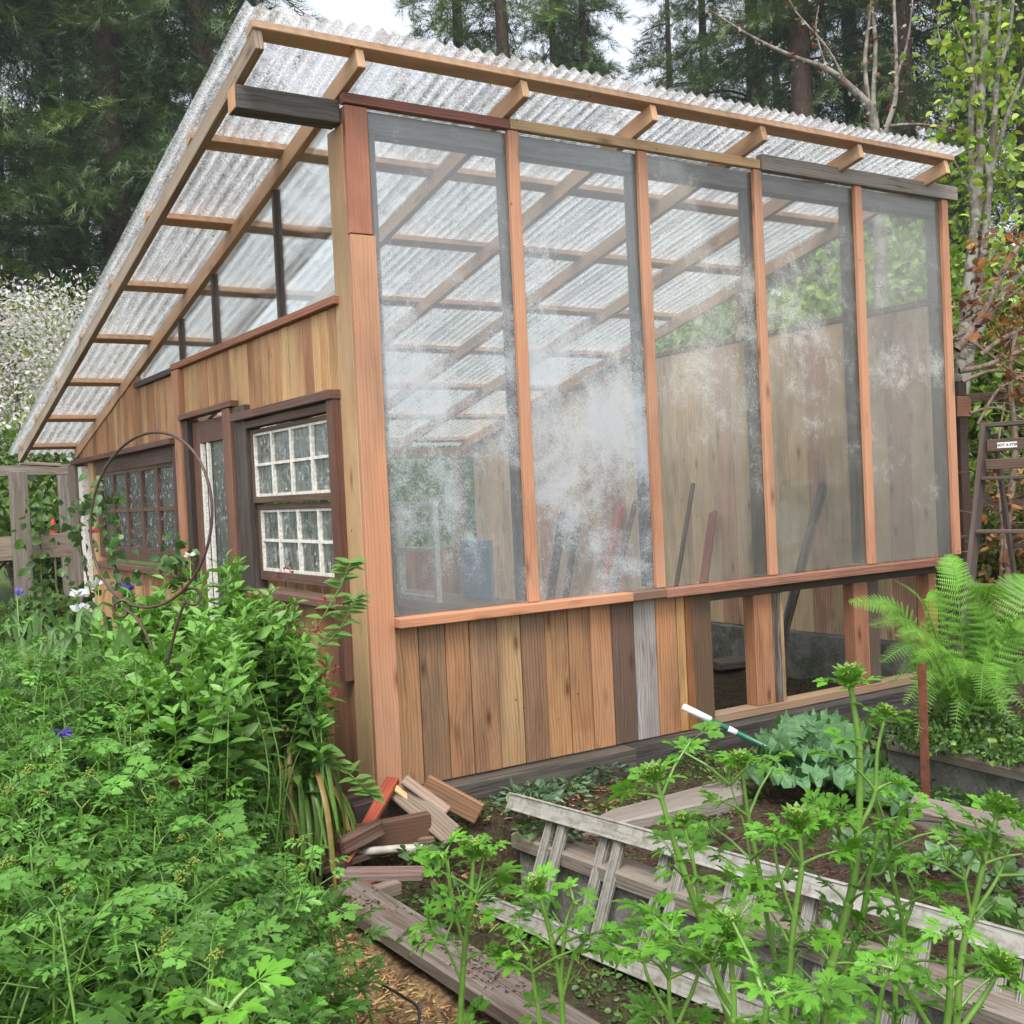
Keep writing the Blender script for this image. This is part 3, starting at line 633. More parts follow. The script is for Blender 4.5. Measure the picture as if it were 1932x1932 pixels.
scrap(onz(585, 1600, .02), onz(668, 1572, .05), .07, .06, (.23, .10, .045), M_CHAR, 'rotten orange brown branch stump end in the scrap heap', bev=.012)
scrap(onz(500, 1600, -.01), onz(660, 1622, -.01), .14, .035, (.13, .07, .05), M_DARK, 'flat brown board half under the parsley')
scrap(onz(648, 1650, -.0), onz(800, 1648, .0), .10, .03, (.17, .10, .085), M_GREY, 'grey brown plank lying flat in front of the pale stick')
scrap(onz(640, 1652, -.02), onz(712, 1664, -.02), .10, .03, (.22, .075, .045), M_DARK, 'short red stained offcut beside the bed timber')
scrap(onz(700, 1688, -.03), onz(752, 1672, -.03), .06, .05, (.16, .11, .08), M_GREY, 'small brown block beside the rounded bed timber')
scrap(onz(745, 1585, .0), onz(822, 1580, .0), .07, .03, (.20, .13, .09), M_WOOD, 'short tan board end right of the pale stick')
loose('stick', plain('bare_bamboo', (.38, .35, .30), .6, vary=.3), lambda m: m.tube([onz(668, 1610, .0), onz(700, 1606, .015), onz(745, 1602, .02), onz(785, 1601, .02), onz(822, 1603, .015)], [.014, .017, .017, .019, .017], 9), 'pale bare stick lying in front of the scrap heap', 'stick', bevel=0)
top = ony(742, 1470, -.13); bot = onz(655, 1628, -.0)
def redb(m):
    m.beam(top, top+(bot-top)*.62, .06, .03, (.28, .062, .03), up=(-.7, -.7, .3), w1=.052, h1=.03); m.beam(top+(bot-top)*.6205, bot, .05, .028, (.30, .07, .035), up=(-.65, -.75, .3), w1=.012, h1=.01)
loose('scrap_board', M_DARK, redb, 'narrow splintered red board leaning on the corner post', 'board', SG)
scrap(ony(752, 1490, -.16), onz(855, 1578, .02), .10, .03, (.21, .15, .10), M_GREY, 'pale wet plank propped slanting off the corner', up=(-.5, -.75, .5))
scrap(ony(762, 1470, -.20), onz(845, 1532, .09), .05, .022, (.28, .19, .13), M_GREY, 'narrow light offcut on the slanting plank', up=(-.3, -.6, .7))
scrap(ony(738, 1482, -.15), ony(790, 1522, -.26), .03, .03, (.45, .33, .15), M_CLEAN, 'small yellow splintered offcut at the corner', up=(-.3, -.6, .7))
scrap(ony(800, 1480, -.14), onz(905, 1536, .02), .03, .10, (.24, .13, .07), M_WOOD, 'brown board leaning down behind the pale slanting plank')
scrap(onz(955, 1478, .03), onz(1075, 1452, .03), .07, .05, (.17, .085, .045), M_DARK, 'brown offcut lying along the wall timber among the weeds')
scrap(onz(880, 1500, .02), onz(975, 1490, .02), .05, .03, (.12, .07, .05), M_DARK, 'thin dark offcut under the grey leaved weed')
scrap(onz(1530, 1470, 0), onz(1600, 1452, 0), .05, .02, (.3, .14, .07), M_WOOD, 'small orange offcut near the kale')
# ---- white and green pole
pl0, pl1 = ony(1288, 1333, -.45), ony(1410, 1392, -.62)
PO = empty('pole', pl1); tag(PO, 'green pole with a white end sticking up behind the kale', 'pole')
pd = nrm(pl0-pl1); M_GRN = plain('green_plastic', (.008, .10, .045), .35, vary=.05); M_WP = plain('white_plastic', (.75, .75, .74), .35, vary=.05)
pe = pl0-pd*1.1
part('shaft', M_GRN, lambda m: m.tube([pe, pl0-pd*.145], .0135, 14), PO, 0)
part('end_sleeve', M_WP, lambda m: m.tube([pl0-pd*.15, pl0-pd*.01, pl0], [.0175, .0175, .014], 14), PO, 0)
part('band', M_WP, lambda m: m.tube([pl0-pd*.29, pl0-pd*.245], .0142, 14), PO, 0)
# ---- irrigation hoses
M_HOSE = plain('black_tubing', (.012, .012, .013), .45, vary=.1)
def arc(pts, n=8):
    pts = [np.asarray(p, float) for p in pts]; out = []
    for i in range(len(pts)-1):
        p0 = pts[max(i-1, 0)]; p1 = pts[i]; p2 = pts[i+1]; p3 = pts[min(i+2, len(pts)-1)]
        for t in np.linspace(0, 1, n, endpoint=False):
            out.append(.5*((2*p1)+(-p0+p2)*t+(2*p0-5*p1+4*p2-p3)*t*t+(-p0+3*p1-3*p2+p3)*t**3))
    return out+[pts[-1]]
loose('hose', M_HOSE, lambda m: m.tube(arc([onz(722, 1858, -.03), onz(760, 1880, .01), onz(790, 1905, .0), onz(785, 1960, -.04)]), .0045, 8), 'black drip tube curving over the straw mulch', 'hose', bevel=0)
loose('hose', M_HOSE, lambda m: m.tube(arc([onz(1690, 1790, .0), onz(1760, 1765, .02), onz(1810, 1735, .01), onz(1900, 1700, .0), onz(1960, 1690, 0)]), .005, 8), 'black drip tube on the dark soil behind the ladder', 'hose', bevel=0)
loose('hose', M_HOSE, lambda m: m.tube(arc([onz(1880, 1650, .0), onz(1893, 1700, .02), onz(1930, 1705, .02), onz(1945, 1650, .01), onz(1800, 1560, .0), onz(1700, 1545, 0)]), .005, 8), 'black drip tube looping at the right edge of the bed', 'hose', bevel=0)
# ---- inside the greenhouse
IG = 'boards leaning inside against the right wall'
def lean(px0, py0, px1, py1, off0, off1, w_, h_, tint, mat, label, nm='leaning_board', cat='board'):
    def onr(px, py, off): d = ray(px, py); t = (4.02+SK*CAM[1]+off-CAM[0])/(d[0]-SK*d[1]); return CAM+d*t
    a, b = onr(px0, py0, off0), onr(px1, py1, off1); b[2] = max(b[2], .01)
    loose(nm, mat, lambda m: m.beam(a, b, w_, h_, tint, up=(-1, 0, .2)), label, cat, IG if cat == 'board' else None)
lean(1063, 965, 1030, 1180, -.05, -.6, .12, .03, (.05, .04, .035), M_DARK, 'widest dark board leaning inside behind the second pane')
lean(1090, 985, 1058, 1180, -.05, -.5, .07, .03, (.06, .05, .045), M_DARK, 'slim dark board beside the widest one behind the second pane')
lean(1172, 955, 1120, 1180, -.05, -.5, .06, .04, (.40, .10, .07), M_CLEAN, 'salmon board with a red edge leaning behind the second pane')
lean(1200, 945, 1140, 1180, -.05, -.6, .05, .03, (.10, .06, .05), M_DARK, 'thin brown board right of the salmon one behind the second pane')
lean(1308, 912, 1262, 1190, -.05, -.6, .03, .03, (.05, .03, .025), M_DARK, 'thin dark stick leaning behind the third pane')
lean(1346, 966, 1315, 1190, -.05, -.6, .08, .03, (.28, .05, .05), M_WOOD, 'flaking red board leaning behind the third pane')
lean(1555, 912, 1462, 1255, -.05, -.8, .05, .05, (.05, .05, .045), M_GREY, 'dark post leaning behind the fourth pane down to the soil', 'leaning_pole', 'pole')
lean(1505, 905, 1440, 1255, -.05, -.5, .30, .006, (.3, .35, .33), glass_mat('spare_glass', (.93, .97, .95), haze=.02, refl=.06), 'spare sheet of glass leaning on the right wall', 'glass_sheet', 'glass sheet')
loose('board', M_GREY, lambda m: m.beam(onz(1345, 1255, .05), onz(1560, 1228, .05), .2, .06, (.10, .07, .05)), 'dark plank lying on the soil inside the greenhouse', 'board')
loose('block', M_WOOD, lambda m: m.box(3.55, 3.61, .98, 1.02, .02, .17, (.26, .11, .06)), 'small upright wood block on the soil inside', 'wood block')
bk = SW(3.75, -.75, 0)
loose('bucket', plain('white_bucket', (.6, .6, .58), .4, vary=.05), lambda m: m.tube([(bk[0], bk[1], .75), (bk[0], bk[1], 1.32), (bk[0], bk[1], 1.33), (bk[0], bk[1], 1.36), (bk[0], bk[1], 1.365)], [.13, .15, .165, .165, .13], 20), 'white bucket behind the far window', 'bucket', bevel=0)
loose('bench', M_WOOD, lambda m: (m.box(bk[0]-.2, bk[0]+.5, bk[1]-1.2, bk[1]+1.3, .70, .748, (.2, .13, .08), 'y'), m.box(bk[0]-.15, bk[0]-.08, bk[1]-1.1, bk[1]-1.03, 0, .699, (.2, .13, .08)), m.box(bk[0]-.15, bk[0]-.08, bk[1]+1.1, bk[1]+1.17, 0, .699, (.2, .13, .08)), m.box(bk[0]+.38, bk[0]+.45, bk[1]+1.1, bk[1]+1.17, 0, .699, (.2, .13, .08)), m.box(bk[0]+.38, bk[0]+.45, bk[1]-1.1, bk[1]-1.03, 0, .699, (.2, .13, .08))), 'wooden bench inside under the far window', 'bench')
def wiref(m):
    for i in range(7): m.tube([(1.2+.16*i, 4.6, .05), (1.2+.16*i, 4.62, 1.25)], .007, 5, cap=False)
    for j in range(6): m.tube([(1.2, 4.61, .2+.2*j), (2.16, 4.61, .2+.2*j)], .007, 5, cap=False)
loose('trellis', plain('grey_lath', (.28, .25, .2), .7), wiref, 'square grid trellis inside behind the first pane', 'trellis', bevel=0)
# ---- step ladder
SL = empty('step_ladder', (4.1, -.6, 0)); tag(SL, 'brown wooden step ladder standing at the right end behind the fern', 'step ladder')
aT = dist(1860, 806, 6.15); fdir = nrm(-_fw*.7-_rt*.7); fdir[2] = 0; fdir = nrm(fdir); wdir = nrm(np.cross((0, 0, 1), fdir)); 
if np.dot(wdir, _rt) < 0: wdir = -wdir
HT = aT[2]; brn = (.095, .072, .06)
def fl(u, z, f=0.0): return np.array([aT[0], aT[1], 0])+wdir*(u)+fdir*((HT-z)*.26+f)+np.array([0, 0, z])
W0 = .40
def halfw(z): return (HT-z)*.04
for sgn in (0, 1):
    part('rail', M_DARK, lambda m: m.beam(fl(0-halfw(0) if sgn == 0 else W0+halfw(0), .0), fl(0 if sgn == 0 else W0, HT), .026, .10, brn, up=fdir), SL)
    part('rear_leg', M_DARK, lambda m: m.beam(np.array([aT[0], aT[1], 0])+wdir*(.03 if sgn == 0 else W0-.03)-fdir*(.50), np.array([aT[0], aT[1], HT-.05])+wdir*(.03 if sgn == 0 else W0-.03)-fdir*.05, .022, .042, brn, up=fdir), SL)
part('top_cap', M_DARK, lambda m: m.beam(fl(-.02, HT+.012, -.04), fl(W0+.02, HT+.012, -.04), .15, .024, brn), SL)
part('apron', M_DARK, lambda m: m.beam(fl(.014, HT-.11, .0), fl(W0-.014, HT-.11, .0), .018, .07, (.11, .07, .055)), SL)
part('apron', M_DARK, lambda m: m.beam(fl(.014, HT-.22, .0), fl(W0-.014, HT-.22, .0), .018, .06, (.10, .065, .05)), SL)
z = HT-.30
while z > .1:
    part('step', M_DARK, lambda m: m.beam(fl(.0-halfw(z)+.012, z, -.01), fl(W0+halfw(z)-.012, z, -.01), .085, .020, brn), SL); z -= .305
for z in (.5, 1.0): part('brace', M_DARK, lambda m: m.beam(np.array([aT[0], aT[1], z])+wdir*.03-fdir*(.50-z*.26+.03), np.array([aT[0], aT[1], z])+wdir*(W0-.03)-fdir*(.50-z*.26+.03), .03, .03, brn), SL)
stk = fl(.13, HT-.112, .0105); lb = MB(); lb.beam(stk-wdir*.055, stk+wdir*.055, .002, .032, (.8, .8, .8))
lb = lb.build('warning_label', M_WP, SL, 0)
tc = bpy.data.curves.new('label_text', 'FONT'); tc.body = 'NOT A STEP'; tc.size = .0215; tc.align_x = 'CENTER'; tc.align_y = 'CENTER'; tc.extrude = .0003; tc.offset = .0006
to = bpy.data.objects.new('label_text', tc); COL.objects.link(to)
zz = np.array([0, 0, 1.]); to.matrix_world = Matrix([[wdir[i], zz[i], fdir[i], (stk+fdir*.0016)[i]] for i in range(3)]+[[0, 0, 0, 1]])
tc.materials.append(plain('black_print', (.01, .01, .01), .5)); bpy.context.view_layer.update()
dg = bpy.context.evaluated_depsgraph_get(); tm = bpy.data.meshes.new_from_object(to.evaluated_get(dg)); mw = to.matrix_world.copy(); bpy.data.objects.remove(to)
to = bpy.data.objects.new('label_text', tm); COL.objects.link(to); to.matrix_world = mw; to.parent = lb; to.matrix_parent_inverse = lb.matrix_world.inverted()
# ---- fences
FR = empty('fence', dist(1815, 1300, 7.4)); FR.location.z = 0; bpy.context.view_layer.update(); tag(FR, 'old brown post and rail fence behind the step ladder, hung with dead vine', 'fence', 'garden fences')
def fb(a, b, w_, h_, c, nm='rail', par=FR, mat=M_DARK, up=None):
    a = np.asarray(a, float); b = np.asarray(b, float); up = up or ((0, 1, 0) if abs(nrm(b-a)[2]) > .9 else (0, 0, 1)); part(nm, mat, lambda m: m.beam(a, b, w_, h_, c, up=up), par)
p = dist(1808, 800, 7.4); fb((p[0], p[1], 0), p+(0, 0, .3), .09, .09, (.07, .045, .035), 'post')
fb(dist(1800, 768, 7.2), dist(1827, 768, 7.2), .1, .14, (.24, .12, .075), 'block')
fb(dist(1820, 752, 7.3), dist(2100, 728, 7.6), .04, .06, (.14, .10, .07)); fb(dist(1800, 951, 7.4), dist(2100, 940, 7.8), .04, .12, (.075, .05, .04))
p = dist(2010, 900, 7.6); fb((p[0], p[1], 0), (p[0], p[1], 2.3), .09, .09, (.07, .045, .035), 'post')
FL = empty('fence', dist(35, 1200, 12)); FL.location.z = 0; bpy.context.view_layer.update(); tag(FL, 'grey green timber fence with square posts beyond the low left end', 'fence', 'garden fences')
gc = (.13, .115, .085)
for px in (33, -230): p = dist(px, 890, 10.2); fb((p[0], p[1], 0), p, .16, .14, gc, 'post', FL, M_GREY)
p = dist(118, 890, 12.6); fb((p[0], p[1], 0), p, .12, .12, gc, 'post', FL, M_GREY)
fb(dist(-400, 897, 10.3), dist(140, 886, 10.5), .12, .10, gc, 'rail', FL, M_GREY); fb(dist(-400, 1062, 10.35), dist(215, 1022, 10.6), .05, .24, (.2, .15, .1), 'rail', FL, M_GREY)
loose('board', M_GREY, lambda m: m.beam(dist(38, 874, 9.9), dist(112, 878, 10.1), .14, .03, (.25, .2, .15)), 'short board resting under the low end of the outer rafter', 'board')
# ---- closed red umbrella far left
M_IRONP = plain('brown_pole', (.12, .08, .05), .6)
M_REDC = plain('red_canvas', (.38, .02, .03), .7, vary=.1)
ub = dist(103, 1034, 12.8)
UM = empty('parasol', (ub[0], ub[1], 0)); tag(UM, 'closed red parasol beyond the left fence', 'parasol')
part('canopy', M_REDC, lambda m: m.tube([ub+(0, 0, -.10), ub+(0, 0, -.02), ub+(0, 0, .2), ub+(0, 0, .44)], [.055, .062, .045, .008], 9), UM, 0)
part('pole', M_IRONP, lambda m: m.tube([(ub[0], ub[1], 0), ub+(0, 0, .40)], .014, 8), UM, 0)
# ---- rusty hoop on a stem with two scrolls
HP = empty('hoop_stand', dist(310, 1500, 3.8)); tag(HP, 'rusty iron hoop on a stem with two curled scrolls above the bushes', 'garden ornament')
hc = dist(280, 981, 3.8); hu = dist(400, 975, 3.62)-hc; hv = dist(286, 816, 3.8)-hc
ring = [hc+hu*math.cos(t)+hv*math.sin(t) for t in np.linspace(0, 2*math.pi, 73)]
M_IRON = plain('rusted_dark_iron', (.085, .05, .04), .6, .4, .3, 40, .4)
part('hoop', M_IRON, lambda m: m.tube(ring, .0055, 8, cap=False), HP, 0)
def scroll(cx, cy, s, D):
    pts = [dist(cx+s*r*math.cos(a), cy+r*math.sin(a), D) for a, r in zip(np.linspace(-.3, -.3-2*math.pi*.95, 24), np.linspace(19, 12, 24))]; return pts
def stems(m):
    a = dist(232, 1152, 3.85); b = dist(349, 1135, 3.7); j = dist(308, 1290, 3.78); m.tube(arc([a+(0, 0, .01), dist(262, 1172, 3.82), dist(292, 1235, 3.8), j]), .0055, 7); m.tube(arc([b, dist(338, 1165, 3.72), dist(326, 1210, 3.75), j]), .0055, 7)
    g_ = j.copy(); g_[2] = -.1; m.tube([j, g_], .007, 7)
part('stem', M_IRON, stems, HP, 0)
part('scroll', M_IRON, lambda m: m.tube(scroll(230, 1150, 1, 3.85), .006, 7), HP, 0)
part('scroll', M_IRON, lambda m: m.tube(scroll(363, 1127, -1, 3.7), .006, 7), HP, 0)
# ---- terracotta pots half hidden by parsley
M_TER = plain('terracotta', (.36, .13, .065), .8, vary=.25, scale=12, bump=.3)
def pot(px, py, D, r, h, lab):
    c = dist(px, py, D); z0 = c[2]-h; prof = [(r*.72, 0), (r*.92, h*.78), (r*1.05, h*.785), (r*1.08, h), (r*.95, h), (r*.85, h*.8), (r*.65, h*.25)]
    loose('flower_pot', M_TER, lambda m: m.tube([(c[0], c[1], z0+q[1]) for q in prof], [q[0] for q in prof], 24), lab, 'flower pot', 'terracotta pots under the bush', bevel=0)
pot(330, 1440, 3.5, .13, .24, 'terracotta pot below the bush, nearest the strap leaves'); pot(215, 1490, 3.3, .12, .2, 'terracotta pot deeper in the parsley, left of the other pot')
# ================================================================== FOLIAGE TOOLS
class T:                                   # a leaf template: verts (side, along, up), faces
    def __init__(s, v, f): s.v = np.array(v, float); s.f = [tuple(x) for x in f]
def merge(items):
    v = []; f = []; b = 0
    for t, M3, off in items: v.append(t.v@np.asarray(M3).T+np.asarray(off)); f += [tuple(i+b for i in x) for x in t.f]; b += len(t.v)
    return T(np.concatenate(v), f)
def rotz(a): c, s = math.cos(a), math.sin(a); return np.array([[c, -s, 0], [s, c, 0], [0, 0, 1]])
def rotx(a): c, s = math.cos(a), math.sin(a); return np.array([[1, 0, 0], [0, c, -s], [0, s, c]])
def half_leaf(side, fold=.25, droop=.25):
    """side: list of (x,y) of the right edge from base to tip"""
    mid = [(0, 0), (0, .5), (0, 1.0)]
    def up(x, y): return (x, y, fold*abs(x)-droop*y*y)
    v = [up(*m) for m in mid]; f = []
    R_ = [len(v)+i for i in range(len(side))]; v += [up(x, y) for x, y in side]
    L_ = [len(v)+i for i in range(len(side))]; v += [up(-x, y) for x, y in side]
    k = min(range(len(side)), key=lambda i: abs(side[i][1]-.5))
    f.append((0,)+tuple(R_[:k+1])+(1,)); f.append((1,)+tuple(R_[k:])+(2,))
    f.append((1,)+tuple(reversed(L_[:k+1]))+(0,)); f.append((2,)+tuple(reversed(L_[k:]))+(1,))
    return T(v, f)
LANCE = half_leaf([(.10, .12), (.17, .32), (.18, .5), (.12, .75)], .3, .35)
OVATE = half_leaf([(.2, .08), (.34, .3), (.33, .5), (.2, .78)], .25, .3)
LOBED = half_leaf([(.07, .22), (.36, .36), (.46, .52), (.31, .55), (.36, .74), (.20, .74), (.17, .9)], .25, .25)
NARROWL = half_leaf([(.05, .2), (.20, .42), (.26, .60), (.12, .56), (.14, .8)], .3, .3)
ROSEL = half_leaf([(.24, .1), (.4, .35), (.36, .55), (.2, .8)], .2, .5)
def compound(leaf, spec):
    items = []
    for (x, y, ang, sc) in spec: items.append((leaf, rotz(ang)*sc, (x, y, -.06*abs(x))))
    b = T([(-.012, 0, 0), (.012, 0, 0), (.008, .6, .0), (-.008, .6, .0)], [(0, 1, 2, 3)])
    return merge(items+[(b, np.eye(3), (0, 0, 0))])
PARS = compound(LOBED, [(0, .55, 0, .45), (.03, .52, -1.0, .42), (-.03, .52, 1.0, .42), (.01, .28, -1.15, .34), (-.01, .28, 1.15, .34)])
LOV = compound(LOBED, [(0, .42, 0, .58), (.03, .40, -.95, .52), (-.03, .40, .95, .52)])
LOV1 = compound(NARROWL, [(0, .25, 0, .75), (.02, .25, -.7, .62), (-.02, .25, .7, .6), (.01, .2, -1.35, .4), (-.01, .2, 1.35, .4)])
PARSN = compound(NARROWL, [(0, .58, 0, .42), (.03, .55, -.8, .40), (-.03, .55, .8, .40), (.01, .36, -1.0, .36), (-.01, .36, 1.0, .36), (.01, .2, -1.2, .26), (-.01, .2, 1.2, .26)])
SPRAY = merge([(T([(-.035, 0, 0), (.035, 0, 0), (.0, 1, -.05)], [(0, 1, 2)]), rotz(a)*s, (0, o, 0)) for a, s, o in ((0, 1, 0), (.55, .62, .1), (-.55, .62, .1), (.7, .5, .35), (-.7, .5, .35), (.6, .36, .6), (-.6, .36, .6))])
STRAP = None
def scatter(name, tmpls, pos, dr, up, size, tint, mat, parent=None, wid=None):
    """one mesh of many leaves; tmpls: list of templates picked at random"""
    pos = np.asarray(pos, float); n = len(pos)
    if not isinstance(tmpls, (list, tuple)): tmpls = [tmpls]
    dr = np.asarray(dr, float); up = np.asarray(up, float); size = np.broadcast_to(size, (n,)); tint = np.asarray(tint, float)
    d = dr/(np.linalg.norm(dr, axis=1, keepdims=True)+1e-9); s = np.cross(d, up); s /= (np.linalg.norm(s, axis=1, keepdims=True)+1e-9); u = np.cross(s, d)
    pick = RS.randint(0, len(tmpls), n); V = []; LI = []; LT = []; CT = []; vb = 0
    for ti, t in enumerate(tmpls):
        sel = np.where(pick == ti)[0]
        if not len(sel): continue
        K = len(t.v); B = np.stack([s[sel], d[sel], u[sel]], 1)*size[sel][:, None, None]
        v = np.einsum('kj,njc->nkc', t.v, B)+pos[sel][:, None, :]; V.append(v.reshape(-1, 3))
        li = np.concatenate([np.array(f) for f in t.f]); lt = np.array([len(f) for f in t.f])
        LI.append((li[None]+(np.arange(len(sel))*K)[:, None]).ravel()+vb); LT.append(np.tile(lt, len(sel))); CT.append(np.repeat(tint[sel], K, 0)); vb += K*len(sel)
    V = np.concatenate(V); LI = np.concatenate(LI); LT = np.concatenate(LT); CT = np.concatenate(CT)
    me = bpy.data.meshes.new(name); me.vertices.add(len(V)); me.vertices.foreach_set('co', V.astype('f').ravel())
    me.loops.add(len(LI)); me.loops.foreach_set('vertex_index', LI.astype('i')); me.polygons.add(len(LT))
    me.polygons.foreach_set('loop_start', np.concatenate([[0], np.cumsum(LT)[:-1]]).astype('i')); me.polygons.foreach_set('loop_total', LT.astype('i'))
    me.update(calc_edges=True); me.validate()
    ca = me.color_attributes.new('tint', 'FLOAT_COLOR', 'POINT'); ca.data.foreach_set('color', np.concatenate([CT, np.ones((len(CT), 1))], 1).astype('f').ravel())
    me.materials.append(mat); o = bpy.data.objects.new(name, me); COL.objects.link(o)
    if parent: o.parent = parent; o.matrix_parent_inverse = parent.matrix_world.inverted()
    return o
def tints(n, base, var=.25, alt=None, p=.3, val=.0):
    base = np.array(base, float); t = np.tile(base, (n, 1))
    if alt is not None: m = RS.rand(n) < p; t[m] = np.array(alt)
    f = 1+RS.uniform(-var, var, (n, 1)); g = 1+RS.uniform(-var*.4, var*.4, (n, 3)); return np.clip(t*f*g, 0, 1)
def leaf_mat(name, rough=.42, trans=.3, spec=.4, tcol=(1.3, 1.35, .5), drops=False, perobj=0.0):
    k = NT(name); t = k.tint(); P = k.geo(); n = k.noise(P, 40, 3, .6)
    c = k.mix(1.0, t, k.ramp(n, [(.3, .82), (.7, 1.15)]), 'MULTIPLY')
    if perobj: c = k.mix(1.0, c, k.ramp(k.n('ShaderNodeObjectInfo').outputs['Random'], [(0, (1-perobj, 1-perobj, 1-perobj*.4)), (1, (1+perobj*1.1, 1+perobj, 1-perobj*.3))]), 'MULTIPLY')
    pr = k.n('ShaderNodeBsdfPrincipled'); k.l(c, pr.inputs['Base Color']); pr.inputs['Roughness'].default_value = rough; pr.inputs['Specular IOR Level'].default_value = spec
    k.l(k.bump(k.noise(P, 160, 2, .5), .25, .003), pr.inputs['Normal'])
    if drops:
        vo = k.n('ShaderNodeTexVoronoi'); vo.inputs['Scale'].default_value = 260; k.l(P, vo.inputs['Vector'])
        k.l(k.ramp(vo.outputs[0], [(.16, .05), (.2, rough)]), pr.inputs['Roughness'])
    tl = k.n('ShaderNodeBsdfTranslucent'); k.l(k.mix(1.0, c, tcol, 'MULTIPLY'), tl.inputs[0])
    a = k.n('ShaderNodeMixShader'); a.inputs[0].default_value = trans; k.l(pr.outputs[0], a.inputs[1]); k.l(tl.outputs[0], a.inputs[2]); return k.done(a.outputs[0])
M_LEAF = leaf_mat('green_leaf'); M_WET = leaf_mat('wet_green_leaf', .38, .28, .33, drops=True); M_NEEDLE = leaf_mat('conifer_needles', .6, .15, .3, perobj=.38); M_PETAL = leaf_mat('petal', .6, .4, .2, (1.1, 1.1, 1.1)); M_DRY = leaf_mat('dry_leaf', .7, .25, .2, (1.2, 1, .8))
def bark(name, a, b, lich=0.0, sc=20):
    k = NT(name); P = k.geo(); n = k.noise(k.mapping(P, (1, 1, .25)), sc, 6, .7); l = k.noise(P, 9, 5, .65)
    c = k.mix(k.ramp(n, [(.35, 0), (.65, 1)]), a, b)
    if lich: c = k.mix(k.math('MULTIPLY', k.ramp(l, [(.48, 0), (.56, 1)]), lich), c, (.42, .44, .38))
    return k.done(k.principled(c, .85, k.bump(n, .8, .02), .25))
M_BARK = bark('conifer_bark', (.035, .022, .018), (.10, .065, .05)); M_BARKG = bark('grey_lichen_bark', (.09, .075, .06), (.20, .175, .15), .4, 30); M_TWIG = bark('twig_bark', (.07, .045, .03), (.15, .10, .07), 0, 60)
M_STEM = plain('green_stem', (.11, .22, .035), .4, vary=.2, scale=30)
def rv(n, z0=-1, z1=1):
    v = RS.normal(size=(n, 3)); v[:, 2] = RS.uniform(z0, z1, n); return v/np.linalg.norm(v, axis=1, keepdims=True)
UPV = np.array([0, 0, 1.])
# ---- conifers
def conifer(seed, H, Rb, base=.12, nb=230, dens=20, tint=(.035, .062, .022), alt=(.055, .085, .025), droop=.5, gap=.0):
    """returns (trunk mesh object, crown object) standing at the origin"""
    st = np.random.RandomState(seed); P = []; D = []; S = []; TT = []
    tr = MB(); hs_ = np.linspace(0, H, 12); tr.tube([(math.sin(h*.3+seed)*.05, 0, h) for h in hs_], [max(.02, (H*.014)*(1-h/H)**.85+.02) for h in hs_], 10)
    for b in range(nb):
        f = base+(1-base)*(st.rand()**.85); z = H*f; L = Rb*(1-f)**.72*st.uniform(.65, 1.1)+.4
        if st.rand() < gap: continue
        az = st.uniform(0, 2*math.pi); dv = np.array([math.cos(az), math.sin(az), 0]); rise = st.uniform(.05, .35)
        br = [dv*L*t+np.array([0, 0, z+L*(rise*t-droop*t*t)]) for t in (0, .35, .7, 1)]
        if b % 5 == 0: tr.tube(br, [.05, .035, .02, .01], 4, cap=False)
        k = int(2.2*dens*(.4+L/Rb)); col = np.array(tint)*(1-.0)+(np.array(alt)-np.array(tint))*st.rand(); col = col*st.uniform(.6, 1.3)
        t = st.uniform(.12, 1.02, k); wd = .34*L*(1-.6*t)
        pos = dv[None]*L*t[:, None]+np.stack([-dv[1]*st.uniform(-1, 1, k)*wd, dv[0]*st.uniform(-1, 1, k)*wd, z+L*(rise*t-droop*t*t)+st.uniform(-.12, .08, k)], 1)
        dd = dv[None]*st.uniform(.4, 1, (k, 1))+st.normal(size=(k, 3))*.45; dd[:, 2] -= .12
        P.append(pos); D.append(dd); S.append(st.uniform(.35, .75, k)*(.50+.10*Rb)); TT.append(np.tile(col, (k, 1))*st.uniform(.8, 1.2, (k, 1)))
    P = np.concatenate(P); D = np.concatenate(D); S = np.concatenate(S); TT = np.concatenate(TT)
    return tr, P, D, S, TT
